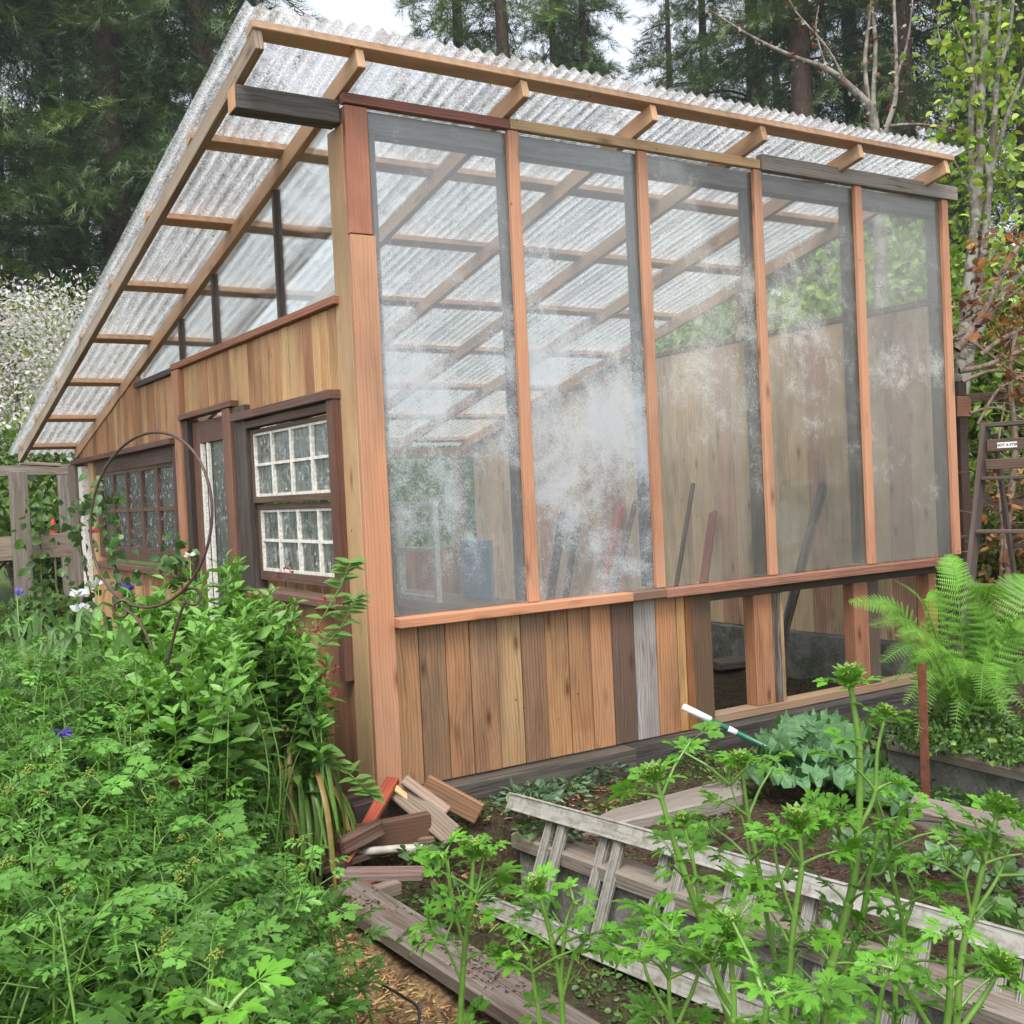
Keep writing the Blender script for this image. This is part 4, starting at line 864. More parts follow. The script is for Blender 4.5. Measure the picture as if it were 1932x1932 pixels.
# ================================================================== TREES BEHIND
VAR = [conifer(1, 34, 4.6, .13, 210, 34, (.07, .13, .045), (.13, .20, .055)), conifer(2, 30, 4.2, .10, 210, 34, (.062, .115, .05), (.11, .175, .055)),
       conifer(3, 26, 3.4, .18, 190, 22, (.065, .11, .042), (.12, .19, .05), .35, .15), conifer(4, 32, 5.0, .24, 200, 36, (.062, .11, .038), (.12, .175, .045))]
VM = []
for (tr, P, D, S, TT) in VAR:
    t = tr.build('trunk', M_BARK); c = scatter('crown', SPRAY, P, D, np.tile(UPV, (len(P), 1))+RS.normal(size=(len(P), 3))*.4, S, TT, M_NEEDLE); VM.append((t, c))
FIRS = [  # px, depth, variant, scale, label
 (-190, 27, 3, 1.0, 'dark redwood cut by the left edge of the picture'), (20, 30, 1, 1.05, 'dense redwood above the blossom tree at far left'), (140, 33, 3, 1.0, 'tall redwood with bare lower trunk, left of the trunk pair'),
 (178, 38, 3, 1.0, 'redwood whose bare trunk stands second from the left'), (250, 31, 0, 1.05, 'broad redwood left of the roof rake'), (345, 36, 1, 1.1, 'redwood partly hidden by the roof rake'), (425, 29, 0, .98, 'olive tinted redwood just left of the roof peak'),
 (500, 44, 1, .85, 'redwood behind the roof peak'), (700, 50, 2, .80, 'sparse fir right of the sky gap over the roof peak'), (655, 56, 2, .62, 'small sparse fir in the sky gap over the roof peak'), (800, 52, 2, .86, 'airy fir between the sparse ones and the dense group'),
 (905, 41, 1, 1.0, 'dense fir at the left of the middle group'), (990, 36, 0, .86, 'big dark fir in the middle group'), (1085, 43, 1, .9, 'fir behind the middle group'), (1140, 37, 0, .70, 'fir at the right of the middle group beside the sky gap'),
 (1215, 62, 2, .66, 'low distant fir under the right sky gap'), (1300, 46, 2, 1.0, 'thin fir with see-through crown right of the sky gap'), (1365, 42, 2, 1.04, 'second thin fir beside the dark right group'), (1455, 37, 1, 1.0, 'dark fir left in the right group'),
 (1545, 32, 0, .95, 'dark fir behind the bare lichen tree'), (1640, 38, 1, 1.1, 'tall dark fir right of the bare tree'), (1735, 31, 3, .95, 'dark fir with bare lower trunk left of the leafing alder'), (1850, 35, 0, 1.0, 'dark fir behind the leafing alder'), (1965, 29, 1, 1.0, 'dark fir at the right edge'), (2120, 33, 0, 1.0, 'dark fir beyond the right edge'), (-60, 44, 1, 1.1, 'redwood filling the back left corner'), (300, 50, 0, 1.0, 'tallest redwood behind the left row'), (1500, 52, 1, 1.0, 'tallest fir behind the right row'), (600, 60, 1, .5, 'low far fir over the roof peak')]
for i, (px, D, v, s, lab) in enumerate(FIRS):
    p = dist(px, 966, D); r = empty('conifer_tree', (p[0], p[1], float(gz(p[0], p[1]))-.1)); r.rotation_euler.z = i*1.7; r.scale = (s, s, s); tag(r, lab, 'tree', 'conifers behind the greenhouse')
    for o in VM[v]: c = o.copy(); COL.objects.link(c); c.parent = r
for t, c in VM: bpy.data.objects.remove(t); bpy.data.objects.remove(c)
# far wood mass behind everything
n = 15000; px = RS.uniform(-500, 2500, n); dd = RS.uniform(52, 75, n); P = np.array([dist(a, 966, b) for a, b in zip(px, dd)]); P[:, 2] = RS.uniform(0, 1, n)**1.1*(11+4*np.sin(px/170.)+3*np.sin(px/61.))
o = scatter('far_woods', SPRAY, P, rv(n, -.6, .4), rv(n, .2, 1), RS.uniform(1.2, 2.6, n), tints(n, (.018, .032, .016), .35), M_NEEDLE); tag(o, kind='stuff', label='dark far wood seen between the trunks')
# ---- generic bush of leaves on branching stems
def limb(m, p, d, L, r, depth, out, spread=.6, tint=(.1, .1, .1), nseg=4, grav=.0):
    pts = [p]; dd = nrm(d)
    for i in range(nseg): dd = nrm(dd+RS.normal(size=3)*.13+np.array([0, 0, grav])); pts.append(pts[-1]+dd*L/nseg)
    m.tube(pts, list(np.linspace(r, r*.62, nseg+1)), 7 if r > .03 else 4, cap=False)
    if depth == 0: out.append((pts[-1], dd)); out.append((pts[-2], dd)); return
    for k in range(2 if depth > 1 else 3):
        a = nrm(dd+RS.normal(size=3)*spread); limb(m, pts[-1-(k % 2)], a, L*RS.uniform(.62, .82), r*.58, depth-1, out, spread, tint, nseg, grav)
def bush(name, base, H, W_, n, lf, leaf, base_t, alt, label, cat, group=None, mat=None, depth=4, stemm=None, r0=.03, zlo=.15, kind=None, clump=26, trunkname='branches'):
    base = np.asarray(base, float); E_ = empty(name, base); tag(E_, label, cat, group)
    C_ = rv(clump, -.9, 1)*RS.uniform(.35, 1, (clump, 1))**.5; C_ = C_*np.array([W_, W_, H*.42])*.8+np.array([0, 0, H*.56]); ct = RS.uniform(.7, 1.3, clump)
    pick = RS.randint(0, clump, n); q = rv(n)*(RS.rand(n, 1)**.4); pos = C_[pick]+q*np.array([W_, W_, H*.5])*.36
    ok = pos[:, 2] > zlo*H*.3; pos = pos[ok]; q = q[ok]; pick = pick[ok]; m_ = len(pos)
    dr = q+RS.normal(size=(m_, 3))*.6; tt = tints(m_, base_t, .22, alt, .3)*ct[pick][:, None]
    scatter('leaves', lf, pos+base, dr, rv(m_, .1, 1), leaf*RS.uniform(.7, 1.25, m_), tt, mat or M_LEAF, E_)
    mb = MB()
    for c in C_[:18]:
        mid = np.array([c[0]*.35+RS.normal()*.05, c[1]*.35+RS.normal()*.05, c[2]*.55]); mb.tube(arc([base+(RS.normal()*.05, RS.normal()*.05, -.05), base+mid, base+c*1.0]), list(np.linspace(r0, r0*.25, 17)), 5, cap=False)
    mb.build(trunkname, stemm or M_TWIG, E_, fix=False)
    return E_
# blossom tree at far left, leafy shrubs
def gp3(px, D): p = dist(px, 966, D); return np.array([p[0], p[1], float(gz(p[0], p[1]))])
WHT = (.62, .60, .57)
bush('blossom_tree', gp3(40, 17), 5.6, 2.6, 60000, [LANCE, OVATE], .065, WHT, (.20, .25, .05), 'fruit tree covered in white blossom beyond the left end', 'tree', None, M_PETAL, r0=.08, clump=40, trunkname='trunk')
bush('blossom_tree', gp3(190, 20), 4.3, 1.9, 9000, [LANCE, OVATE], .09, (.5, .52, .45), (.16, .24, .05), 'paler blossom tree seen under the low roof corner', 'tree', None, M_PETAL, r0=.08, trunkname='trunk')
SHG = 'leafy shrubs around the garden'
G1, G2, G3 = (.11, .19, .03), (.20, .30, .05), (.06, .12, .025)
for px, D, H, W_, n, a, b, lab in [
 (-60, 14, 2.9, 1.5, 6000, G1, G3, 'green shrub behind the left fence at the picture edge'), (95, 15, 2.6, 1.3, 6000, G1, G2, 'green shrub behind the red parasol'), (-10, 9.4, .55, .6, 2500, G1, (.30, .30, .06), 'low yellow green shrub in front of the left fence'),
 (120, 9.5, .95, .7, 3500, G3, G1, 'low dark shrub at the rear corner of the greenhouse'), (400, 16, 3.0, 1.8, 6000, G3, G1, 'shrub seen through the low end of the roof'), (700, 15, 2.6, 1.7, 6000, G3, G1, 'shrub behind the rear wall, left one'), (950, 16, 3.2, 1.9, 6000, G3, G1, 'shrub behind the rear wall, right one'),
 (1420, 12, 4.0, 1.6, 8000, G1, G2, 'bright shrub behind the right wall, under the sloping rafter'), (1560, 11, 4.2, 1.5, 9000, G2, G1, 'lime green shrub showing above the right wall'), (1690, 11.5, 4.3, 1.5, 8000, G1, G2, 'green shrub behind the end glass pane'),
 (1830, 10.5, 4.6, 1.4, 10000, G2, G1, 'sunny green shrub behind the leafing alder'), (1960, 11, 4.2, 1.5, 8000, G1, G2, 'green shrub at the right edge'), (1900, 8.6, 1.7, .8, 5000, G1, G2, 'low shrub behind the right fence')]:
    bush('leafy_shrub', gp3(px, D), H, W_, n, [OVATE, LANCE], .105 if D > 10 else .075, a, b, lab, 'shrub', SHG)
# alder with young leaves on the right
AL = empty('alder_tree', gp3(1815, 8)); tag(AL, 'grey barked young tree with lime green spring leaves beside the right end', 'tree'); m = MB(); tips = []
def pxt(m, L, D, r0, r1, lst=None, n=6):
    pts = arc([dist(a, b, D+(c if len(q) > 2 else 0)) for q in L for a, b, c in [(q+(0,))[:3]]]); m.tube(pts, list(np.linspace(r0, r1, len(pts))), n+2, cap=False)
    if lst is not None: lst += [(pts[i], nrm(pts[i]-pts[i-1])) for i in range(max(1, len(pts)//3), len(pts), 3)]
    return pts
for L, r0, r1 in [([(1798, 1150), (1808, 800), (1826, 560), (1842, 400), (1850, 200), (1862, 0), (1866, -80)], .06, .018), ([(1815, 760), (1845, 560), (1868, 330), (1880, 150), (1888, -60)], .042, .014), ([(1838, 430), (1832, 250), (1838, 60), (1830, -60)], .03, .012), ([(1868, 330), (1900, 220), (1935, 130)], .025, .01), ([(1826, 560), (1880, 470), (1940, 400)], .025, .01), ([(1812, 700), (1850, 620), (1905, 540), (1960, 470)], .04, .02), ([(1850, 200), (1828, 120), (1800, 40)], .018, .006), ([(1842, 400), (1815, 330), (1790, 290)], .014, .005), ([(1880, 150), (1905, 60), (1915, -40)], .02, .008), ([(1865, 330), (1850, 240), (1856, 120), (1845, 20)], .02, .008)]:
    pxt(m, L, 8, r0, r1, tips)
m.build('trunk', M_BARKG, AL, fix=False)
pos = []; 
for p, d in tips:
    if p[2] < 2.6: continue
    for _ in range(14): pos.append(p+RS.normal(size=3)*.15)
for a, b in ((1880, 60), (1900, 180), (1890, 300), (1800, 300), (1790, 350), (1900, 250), (1870, 120), (1850, 20), (1920, 90), (1810, 420), (1910, 350)):
    for _ in range(48): pos.append(dist(a, b, 8.2)+RS.normal(size=3)*np.array([.16, .3, .14]))
pos = np.array(pos); n = len(pos); scatter('leaves', OVATE, pos, rv(n, -.9, .6), rv(n, .1, 1), RS.uniform(.04, .085, n), tints(n, (.26, .36, .05), .3, (.14, .24, .04), .4), M_LEAF, AL)
# bare lichen covered tree
BT = empty('bare_tree', gp3(1655, 9)); tag(BT, 'bare lichen covered tree behind the upper right roof edge', 'tree'); m = MB(); tips = []
for L, r0, r1 in [([(1668, 900), (1660, 400), (1655, 300), (1650, 240), (1640, 200), (1605, 165), (1560, 130), (1500, 108), (1420, 70), (1340, 20)], .06, .006), ([(1652, 270), (1648, 180), (1652, 90), (1645, 0), (1650, -60)], .024, .012), ([(1656, 300), (1675, 235), (1690, 180), (1690, 90), (1684, -40)], .027, .013), ([(1640, 205), (1632, 120), (1640, 40), (1648, -40)], .022, .009), ([(1690, 150), (1712, 80), (1722, 0)], .015, .006), ([(1600, 165), (1560, 90), (1500, 20), (1480, -30)], .014, .005), ([(1655, 330), (1615, 300), (1560, 290), (1500, 262), (1440, 235)], .02, .005), ([(1665, 240), (1720, 235), (1780, 240), (1820, 250)], .018, .006), ([(1560, 130), (1540, 60), (1545, 10)], .009, .004), ([(1780, 240), (1800, 160), (1770, 60), (1778, -10)], .01, .005), ([(1668, 330), (1690, 345), (1700, 330)], .012, .005)]:
    pxt(m, L, 9, r0, r1, tips)
m.build('trunk', M_BARKG, BT, fix=False)
pos = np.array([p+RS.normal(size=3)*.035 for p, d in tips for _ in range(9) if RS.rand() < .8]); n = len(pos)
scatter('buds', OVATE, pos, rv(n), rv(n, .1, 1), RS.uniform(.02, .045, n), tints(n, (.16, .06, .03), .3, (.3, .32, .26), .35), M_DRY, BT)['kind'] = 'stuff'
# dead vine with brown leaves and dry sticks on the right
DV = empty('dead_vine', gp3(1900, 7)); tag(DV, 'dead vine of bare twigs and hanging orange brown leaves over the right fence', 'vine'); m = MB(); tips = []
for L, r0, r1 in [([(1795, 640), (1830, 620), (1870, 585), (1932, 540), (1990, 500)], .016, .006), ([(1780, 590), (1850, 560), (1932, 520)], .008, .003), ([(1805, 660), (1850, 600), (1900, 500), (1940, 440)], .03, .012), ([(1810, 700), (1860, 690), (1932, 660), (2000, 640)], .022, .012), ([(1800, 640), (1840, 650), (1932, 720)], .014, .008), ([(1815, 720), (1870, 700), (1932, 705)], .016, .008), ([(1850, 670), (1890, 640), (1932, 620)], .02, .012), ([(1800, 650), (1860, 655), (1932, 690)], .01, .006), ([(1905, 1150), (1900, 1000), (1915, 850), (1905, 700), (1925, 600)], .03, .012), ([(1885, 1150), (1890, 1000), (1880, 880), (1895, 760)], .014, .006), ([(1800, 590), (1770, 610), (1745, 625)], .005, .002), ([(1815, 560), (1870, 545), (1960, 560)], .006, .003), ([(1830, 780), (1880, 770), (1950, 800)], .012, .006), ([(1845, 800), (1880, 740), (1920, 715), (1970, 700)], .012, .006)]:
    pxt(m, L, 7.0, r0, r1, tips)
for _ in range(90):
    a = dist(RS.uniform(1820, 2000), RS.uniform(560, 1150), RS.uniform(6.9, 7.3)); d = rv(1, -.5, .5)[0]; m.tube([a, a+d*.12+(0, 0, .02), a+d*RS.uniform(.2, .4)], [.004, .003, .0015], 4, cap=False)
m.build('stems', bark('dry_twig', (.10, .065, .045), (.24, .17, .13), .2, 50), DV, fix=False)
pos = []
for (x0, x1, y0, y1, k) in [(1830, 1990, 430, 640, 260), (1880, 1990, 560, 760, 260), (1850, 1960, 880, 1160, 420), (1800, 1880, 560, 650, 50), (1755, 1765, 560, 590, 4)]:
    for _ in range(k): pos.append(dist(RS.uniform(x0, x1), RS.uniform(y0, y1), RS.uniform(6.85, 7.3)))
pos = np.array(pos); n = len(pos); dr = rv(n, -1, -.2); scatter('dry_leaves', [LANCE, OVATE], pos, dr, rv(n, -.2, .4), RS.uniform(.035, .08, n), tints(n, (.26, .115, .035), .35, (.12, .065, .035), .6), M_DRY, DV)
# ================================================================== GARDEN PLANTS
def ribbon(V, F, TT, pts, w_, tint, up=UPV, fold=.25):
    b = len(V); n = len(pts)
    for i, p in enumerate(pts):
        d = nrm(pts[min(i+1, n-1)]-pts[max(i-1, 0)]); s = np.cross(d, up); s = nrm(s) if np.linalg.norm(s) > .05 else np.array([1., 0, 0]); u = np.cross(s, d)
        ww = w_*(math.sin(math.pi*min(1, (i+.6)/(n-.2)))**.5)/2 if i < n-1 else .0005
        V += [p-s*ww+u*ww*fold, p-u*ww*fold*.5, p+s*ww+u*ww*fold]; TT += [tint]*3
    for i in range(n-1):
        a = b+i*3; F += [(a, a+1, a+4, a+3), (a+1, a+2, a+5, a+4)]
def rmesh(name, V, F, TT, mat, parent=None, smooth=True):
    me = bpy.data.meshes.new(name); me.from_pydata([tuple(v) for v in V], [], F); ca = me.color_attributes.new('tint', 'FLOAT_COLOR', 'POINT')
    ca.data.foreach_set('color', np.concatenate([np.array(TT), np.ones((len(TT), 1))], 1).astype('f').ravel()); me.polygons.foreach_set('use_smooth', np.full(len(F), smooth)); me.materials.append(mat)
    o = bpy.data.objects.new(name, me); COL.objects.link(o)
    if parent: o.parent = parent; o.matrix_parent_inverse = parent.matrix_world.inverted()
    return o
def prof(pts, x): return np.interp(x, [p[0] for p in pts], [p[1] for p in pts])
# valerian bush against the wall
VB = empty('valerian_bush', gp3(420, 4.3)); tag(VB, 'big bush of pointed leaves with few dark pink buds under the near window', 'bush'); m = MB(); LP = []; LD_ = []; LU = []; LS = []; LT_ = []; FLW = []
top_p = [(170, 1180), (230, 1110), (300, 1085), (440, 1040), (520, 1085), (580, 1150), (625, 1240)]
for i in range(470):
    px = RS.uniform(185, 628); D = RS.uniform(3.35, 4.75); yt = prof(top_p, px)+RS.exponential(35)+(4.75-D)*190*RS.uniform(.75, 1.1)
    if px > 470 and D < 4.15: continue
    tp = dist(px, yt, D)
    if tp[0] > min(SK*tp[1]-.09, -.13): tp[0] = min(SK*tp[1]-.09, -.13)-RS.rand()*.1
    gx_ = min(tp[0]+RS.normal()*.10, SK*tp[1]-.1); gx_ = min(gx_-.12*(px > 450), -.3); b = np.array([gx_, tp[1]+RS.normal()*.1, 0.0]); mid = b*.5+tp*.5+np.array([RS.normal()*.04, RS.normal()*.04, .05]); mid[0] = min(mid[0], SK*mid[1]-.06)
    pts = arc([b, mid, tp], 7); m.tube(pts, list(np.linspace(.005, .002, len(pts))), 4, (.12, .2, .05), cap=False)
    L = np.linalg.norm(tp-b); nn = int(L*(.80 if px < 450 else .5)/.042); tn = np.array([.10, .215, .04])*RS.uniform(.75, 1.25)
    for j in range(nn):
        f = 1-j*.042/L*1.0; q = b+(tp-b)*f+(mid-(b+tp)/2)*4*f*(1-f)*.5; az = j*1.57+i; tnz = .95 if j < 3 else RS.uniform(.0, .5)
        for s in (0, math.pi):
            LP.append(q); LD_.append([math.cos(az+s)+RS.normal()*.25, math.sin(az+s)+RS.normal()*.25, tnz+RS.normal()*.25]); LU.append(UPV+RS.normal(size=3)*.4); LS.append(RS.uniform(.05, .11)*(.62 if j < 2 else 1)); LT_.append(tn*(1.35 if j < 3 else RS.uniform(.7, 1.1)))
    if RS.rand() < .012: FLW.append(tp)
# a few long stems arching out over the corner post
for L in ([(600, 1180), (640, 1110), (655, 1075), (662, 1062)], [(590, 1230), (635, 1195), (660, 1150), (672, 1130)], [(560, 1420), (620, 1430), (670, 1470), (700, 1500)]):
    pts = arc([dist(a, b, 4.25) for a, b in L]); m.tube(pts, .003, 5, cap=False)
    for j, q in enumerate(pts[2::2]):
        for s in (-1, 1): LP.append(q); LD_.append(_cr*s+_cu*.3+RS.normal(size=3)*.3); LU.append(UPV-_fw*.5); LS.append(.07); LT_.append(np.array([.12, .23, .05]))
m.build('stems', M_STEM, VB, fix=False); scatter('leaves', half_leaf([(.13, .12), (.22, .32), (.21, .5), (.12, .78)], .3, .25), LP, LD_, LU, LS, LT_, M_WET, VB)
FL_ = [dist(a, b, 4.2) for a, b in ((525, 1085), (545, 1080), (612, 1132), (640, 1140), (630, 1310), (636, 1265), (595, 1190), (620, 1275))]+FLW
P = np.array([f+RS.normal(size=3)*.010 for f in FL_ for _ in range(14)]); n = len(P); scatter('buds', OVATE, P, rv(n, -.1, 1), rv(n), .012, tints(n, (.28, .03, .06), .3), M_PETAL, VB)['kind'] = 'stuff'
# strap leaved clump at the corner
SC_ = empty('strap_leaf_clump', gp3(575, 4.25)); tag(SC_, 'clump of long drooping strap leaves left of the corner post', 'plant'); V = []; F = []; TT = []
for i in range(330):
    b = dist(RS.uniform(430, 590), RS.uniform(1365, 1420), RS.uniform(4.3, 4.6)); b[2] = RS.uniform(.1, .3); b[0] = min(b[0], -.16); az = RS.uniform(0, 2*math.pi); o_ = np.array([math.cos(az)*.7-.1, math.sin(az)*.7-.35, 0]); h = RS.uniform(.06, .24); L = RS.uniform(.10, .28)
    pts = arc([b, b+o_*L*.3+(0, 0, h), b+o_*L*.75+(0, 0, h*.6), b+o_*L+(0, 0, -.05), b+o_*L*1.12+(0, 0, -RS.uniform(.1, .3))], 4)
    for q in pts: q[2] = max(q[2], .01+float(gz(q[0], q[1]))); q[0] = min(q[0], -.05 if q[1] > -.1 else 9)
    c = (.10, .19, .035) if RS.rand() < .7 else (.20, .27, .07) if RS.rand() < .8 else (.38, .27, .09); ribbon(V, F, TT, pts, RS.uniform(.012, .022), np.array(c)*RS.uniform(.7, 1.25), -_fw+UPV*.4)
rmesh('leaves', V, F, TT, M_WET, SC_)
YG = empty('yellow_rosette', dist(455, 1390, 3.9)); tag(YG, 'yellowish leaf rosettes hanging between the bush and the strap leaves', 'plant'); LP = []; LD_ = []
for cx, cy in ((455, 1372), (430, 1392), (475, 1395), (462, 1420), (440, 1412)):
    for k_ in range(11): LP.append(dist(cx+RS.normal()*5, cy+RS.normal()*4, 3.9)); a = k_*.57; LD_.append(_cr*math.cos(a)+_cu*math.sin(a)-_fw*.5)
n = len(LP); scatter('leaves', LANCE, LP, LD_, np.tile(-_fw, (n, 1)), RS.uniform(.06, .095, n), tints(n, (.30, .36, .08), .2), M_WET, YG)
# parsley mass
PG = 'parsley plants gone to seed in the near left bed'
def stem_plants(count, pxr, Dr, yprof, near_add, leafT, lsz, base_t, gap=.05, lean_=.15, ztop_min=.1, pxlim=None):
    m = MB(); LP = []; LD_ = []; LU = []; LS = []; LT_ = []; tops = []
    for i in range(count):
        px = RS.uniform(*pxr); D = RS.uniform(*Dr)
        if pxlim is not None and px > pxlim(D): continue
        yt = prof(yprof, px)+RS.exponential(40)+(Dr[1]-D)/(Dr[1]-Dr[0])*near_add*RS.uniform(.85, 1.1); tp = dist(px, yt, D)
        if tp[2] < ztop_min: continue
        b = np.array([tp[0]+RS.normal()*lean_, tp[1]+RS.normal()*lean_, -.08]); mid = (b+tp)/2+np.array([RS.normal()*.05, RS.normal()*.05, .03])
        pts = arc([b, mid, tp], 6); m.tube(pts, list(np.linspace(.006, .0022, len(pts))), 5, cap=False); tops.append((tp, nrm(tp-mid)))
        L = np.linalg.norm(tp-b); nn = int(L*.85/gap); tn = np.array(base_t)*RS.uniform(.75, 1.25)
        for j in range(nn):
            f = 1-(j*gap)/L; q = b+(tp-b)*f+(mid-(b+tp)/2)*4*f*(1-f)*.5; az = j*2.4+i; pet = RS.uniform(.02, .10)*(1 if j > 1 else .3); dv = np.array([math.cos(az), math.sin(az), RS.uniform(.25, .9)])
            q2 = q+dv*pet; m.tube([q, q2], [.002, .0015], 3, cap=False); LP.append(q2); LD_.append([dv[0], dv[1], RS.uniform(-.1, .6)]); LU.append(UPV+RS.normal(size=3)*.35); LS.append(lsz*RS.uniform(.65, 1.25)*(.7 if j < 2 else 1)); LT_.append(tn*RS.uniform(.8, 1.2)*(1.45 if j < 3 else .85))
    return m, LP, LD_, LU, LS, LT_, tops
def umbel(pts, buds, tp, d, R_, nr=13, bud=.0035, cup=.5, m=None):
    for k_ in range(nr):
        a = k_*2.4; e = math.sqrt((k_+.5)/nr); t_ = np.cross(d, (.3, .5, .2)); t_ = nrm(t_); s_ = np.cross(d, t_)
        v = d*(1.15-cup*e*e)+(t_*math.cos(a)+s_*math.sin(a))*e*.42; q = tp+v*R_; m.tube([tp, tp+v*R_*.6+d*.002, q], [.0013, .0009, .0007], 3, cap=False)
        for _ in range(7): buds.append(q+RS.normal(size=3)*R_*.085)
def buds_mesh(name, buds, r, tint, parent):
    if not len(buds): return
    n = len(buds); OC = T([(1, 0, 0), (-1, 0, 0), (0, 1, 0), (0, -1, 0), (0, 0, 1), (0, 0, -1)], [(0, 2, 4), (2, 1, 4), (1, 3, 4), (3, 0, 4), (2, 0, 5), (1, 2, 5), (3, 1, 5), (0, 3, 5)])
    return scatter(name, OC, buds, rv(n), rv(n), r*RS.uniform(.7, 1.3, n), tints(n, tint, .2), M_LEAF, parent)
for (cnt, pr, Dr, pf, na, lim, lab) in [
  (150, (-60, 420), (2.7, 3.7), [(0, 1165), (150, 1190), (260, 1230), (340, 1310), (430, 1420)], 260, None, 'back row of parsley reaching up to the bush'),
  (240, (-80, 610), (1.75, 2.8), [(0, 1400), (200, 1440), (380, 1500), (500, 1590), (580, 1720), (640, 1850)], 330, lambda D: 585-(2.8-D)*30, 'near parsley thicket filling the lower left corner'),
  (16, (430, 610), (2.5, 3.0), [(400, 1470), (500, 1520), (560, 1570), (610, 1540)], 120, None, 'thin parsley stems in front of the scrap wood')]:
    PP = empty('parsley_patch', gp3((pr[0]+pr[1])/2, (Dr[0]+Dr[1])/2)); tag(PP, lab, 'parsley', PG); PP['kind'] = 'stuff'
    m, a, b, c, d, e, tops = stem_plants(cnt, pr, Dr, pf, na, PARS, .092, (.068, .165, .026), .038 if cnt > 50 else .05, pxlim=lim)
    bd = []
    for tp, dd in tops:
        if RS.rand() < .13: umbel(None, bd, tp, nrm(dd+(0, 0, .4)), RS.uniform(.02, .035), 9, m=m)
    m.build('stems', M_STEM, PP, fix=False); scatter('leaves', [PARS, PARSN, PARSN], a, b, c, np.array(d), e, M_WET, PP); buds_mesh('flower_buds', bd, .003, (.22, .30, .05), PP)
# celery plants in front
CG = 'celery plants gone to seed in front of the ladder'
LOVX = [LOV1, LOV1, LOV1, LOV]
def celery(label, stems, D, leafy=.8, ls=.078):
    """stems: list of (pixel path from foot to tip, radius, umbel radius or 0)"""
    f0 = dist(stems[0][0][0][0], stems[0][0][0][1], D); E_ = empty('celery_plant', (f0[0], f0[1], float(gz(f0[0], f0[1])))); tag(E_, label, 'plant', CG)
    m = MB(); bds = []; LP = []; LDr = []; LU = []; LS = []; LT_ = []
    for path, r, ur in stems:
        pts = arc([dist(a, b, D) for a, b in path], 8); g0 = pts[0].copy(); 
        if path[0][1] >= 1925: g0[2] = float(gz(g0[0], g0[1]))-.05; pts = arc([g0, pts[0]], 4)[:-1]+pts
        N = len(pts); rr = [r*(1-.45*i/N) for i in range(N)]; m.tube(pts, rr, 8)
        seg = [np.linalg.norm(pts[i+1]-pts[i]) for i in range(N-1)]; tot = sum(seg); acc = 0; nxt = .10
        nodes = []
        for i in range(N-1):
            acc += seg[i]
            if acc > nxt and pts[i][2] > -.1: nodes.append(i); nxt = acc+RS.uniform(.12, .19)
        for ni, i in enumerate(nodes+[N-1]):
            q = pts[i]; dd = nrm(pts[min(i+1, N-1)]-pts[max(i-1, 0)]); rr_ = rr[i]; az0 = RS.uniform(0, 6.28); last = i == N-1
            t_ = nrm(np.cross(dd, (.3, .6, .1))); s_ = np.cross(dd, t_); kk = int((5 if last else RS.randint(2, 4))*leafy+.5)
            m.tube([q-dd*rr_*.8, q, q+dd*rr_*.8], [rr_, rr_*1.28, rr_], 8, cap=False)
            for k_ in range(kk):
                az = az0+k_*6.28/kk+RS.uniform(-.3, .3); o_ = t_*math.cos(az)+s_*math.sin(az); pl_ = RS.uniform(.04, .12)*(.2 if last else 1); el = RS.uniform(.5, 1.1)
                e1 = q+(o_+dd*el)*pl_*.5; e2 = q+(o_*1.1+dd*el*.9)*pl_*.95; m.tube([q, e1, e2], [.0045, .0032, .0022], 5, cap=False)
                for a2 in ((0,) if last else (0, -.9, .9)):
                    hv_ = o_*math.cos(a2)+np.cross(dd, o_)*math.sin(a2); LP.append(e2 if a2 == 0 else e1*.35+e2*.65); LDr.append(hv_+dd*RS.uniform(.1, .7)+RS.normal(size=3)*.12); LU.append(dd+RS.normal(size=3)*.25)
                    LS.append(ls*RS.uniform(.75, 1.2)*(.75 if last else 1.0)*(1 if a2 == 0 else .8)); LT_.append(np.array([.085, .225, .02])*RS.uniform(.8, 1.25)*(1.25 if last else 1))
        if ur:
            bd = []; bds.append(bd); d_ = nrm(pts[-1]-pts[-4]); umbel(None, bd, pts[-1], d_, ur*.8, 22, m=m, cup=.25)
            for k_ in range(10): a = k_*.63; v = d_+(t_*math.cos(a)+s_*math.sin(a))*.38; LP.append(pts[-1]+v*.004); LDr.append(v); LU.append(d_); LS.append(ur*1.15); LT_.append(np.array([.12, .26, .035]))
    m.build('stem', M_STEM, E_, fix=False)
    n = len(LP); big = scatter('leaves', LOVX, LP, LDr, LU, LS, LT_, M_WET, E_)
    for bd in bds: buds_mesh('flower_head', bd, .0034, (.24, .36, .08), E_)
    return E_
celery('tall celery stem standing alone left of the ladder, over the bed timber', [([(868, 1932), (876, 1800), (888, 1700), (893, 1625)], .0085, .05), ([(878, 1790), (852, 1700), (846, 1650), (840, 1612)], .0045, 0), ([(880, 1760), (905, 1660), (915, 1600)], .004, 0), ([(870, 1850), (838, 1780), (812, 1752)], .004, 0)], 2.5)
celery('celery stem with leafless head in front of the ladder foot', [([(1062, 1932), (1056, 1850), (1035, 1750), (1018, 1690)], .008, .045), ([(1058, 1860), (1062, 1800), (1068, 1740), (1082, 1705)], .0055, 0), ([(1062, 1880), (1085, 1800), (1110, 1770)], .0045, 0), ([(1020, 1932), (1008, 1860), (1000, 1800)], .005, 0)], 2.35)
celery('celery stem bending right, with its head in front of the kept ladder rail end', [([(1378, 1932), (1330, 1760), (1282, 1620), (1258, 1540), (1240, 1480)], .0095, .045), ([(1325, 1740), (1312, 1650), (1300, 1600), (1292, 1560)], .005, .03), ([(1330, 1760), (1380, 1700), (1400, 1670)], .004, 0)], 2.25)
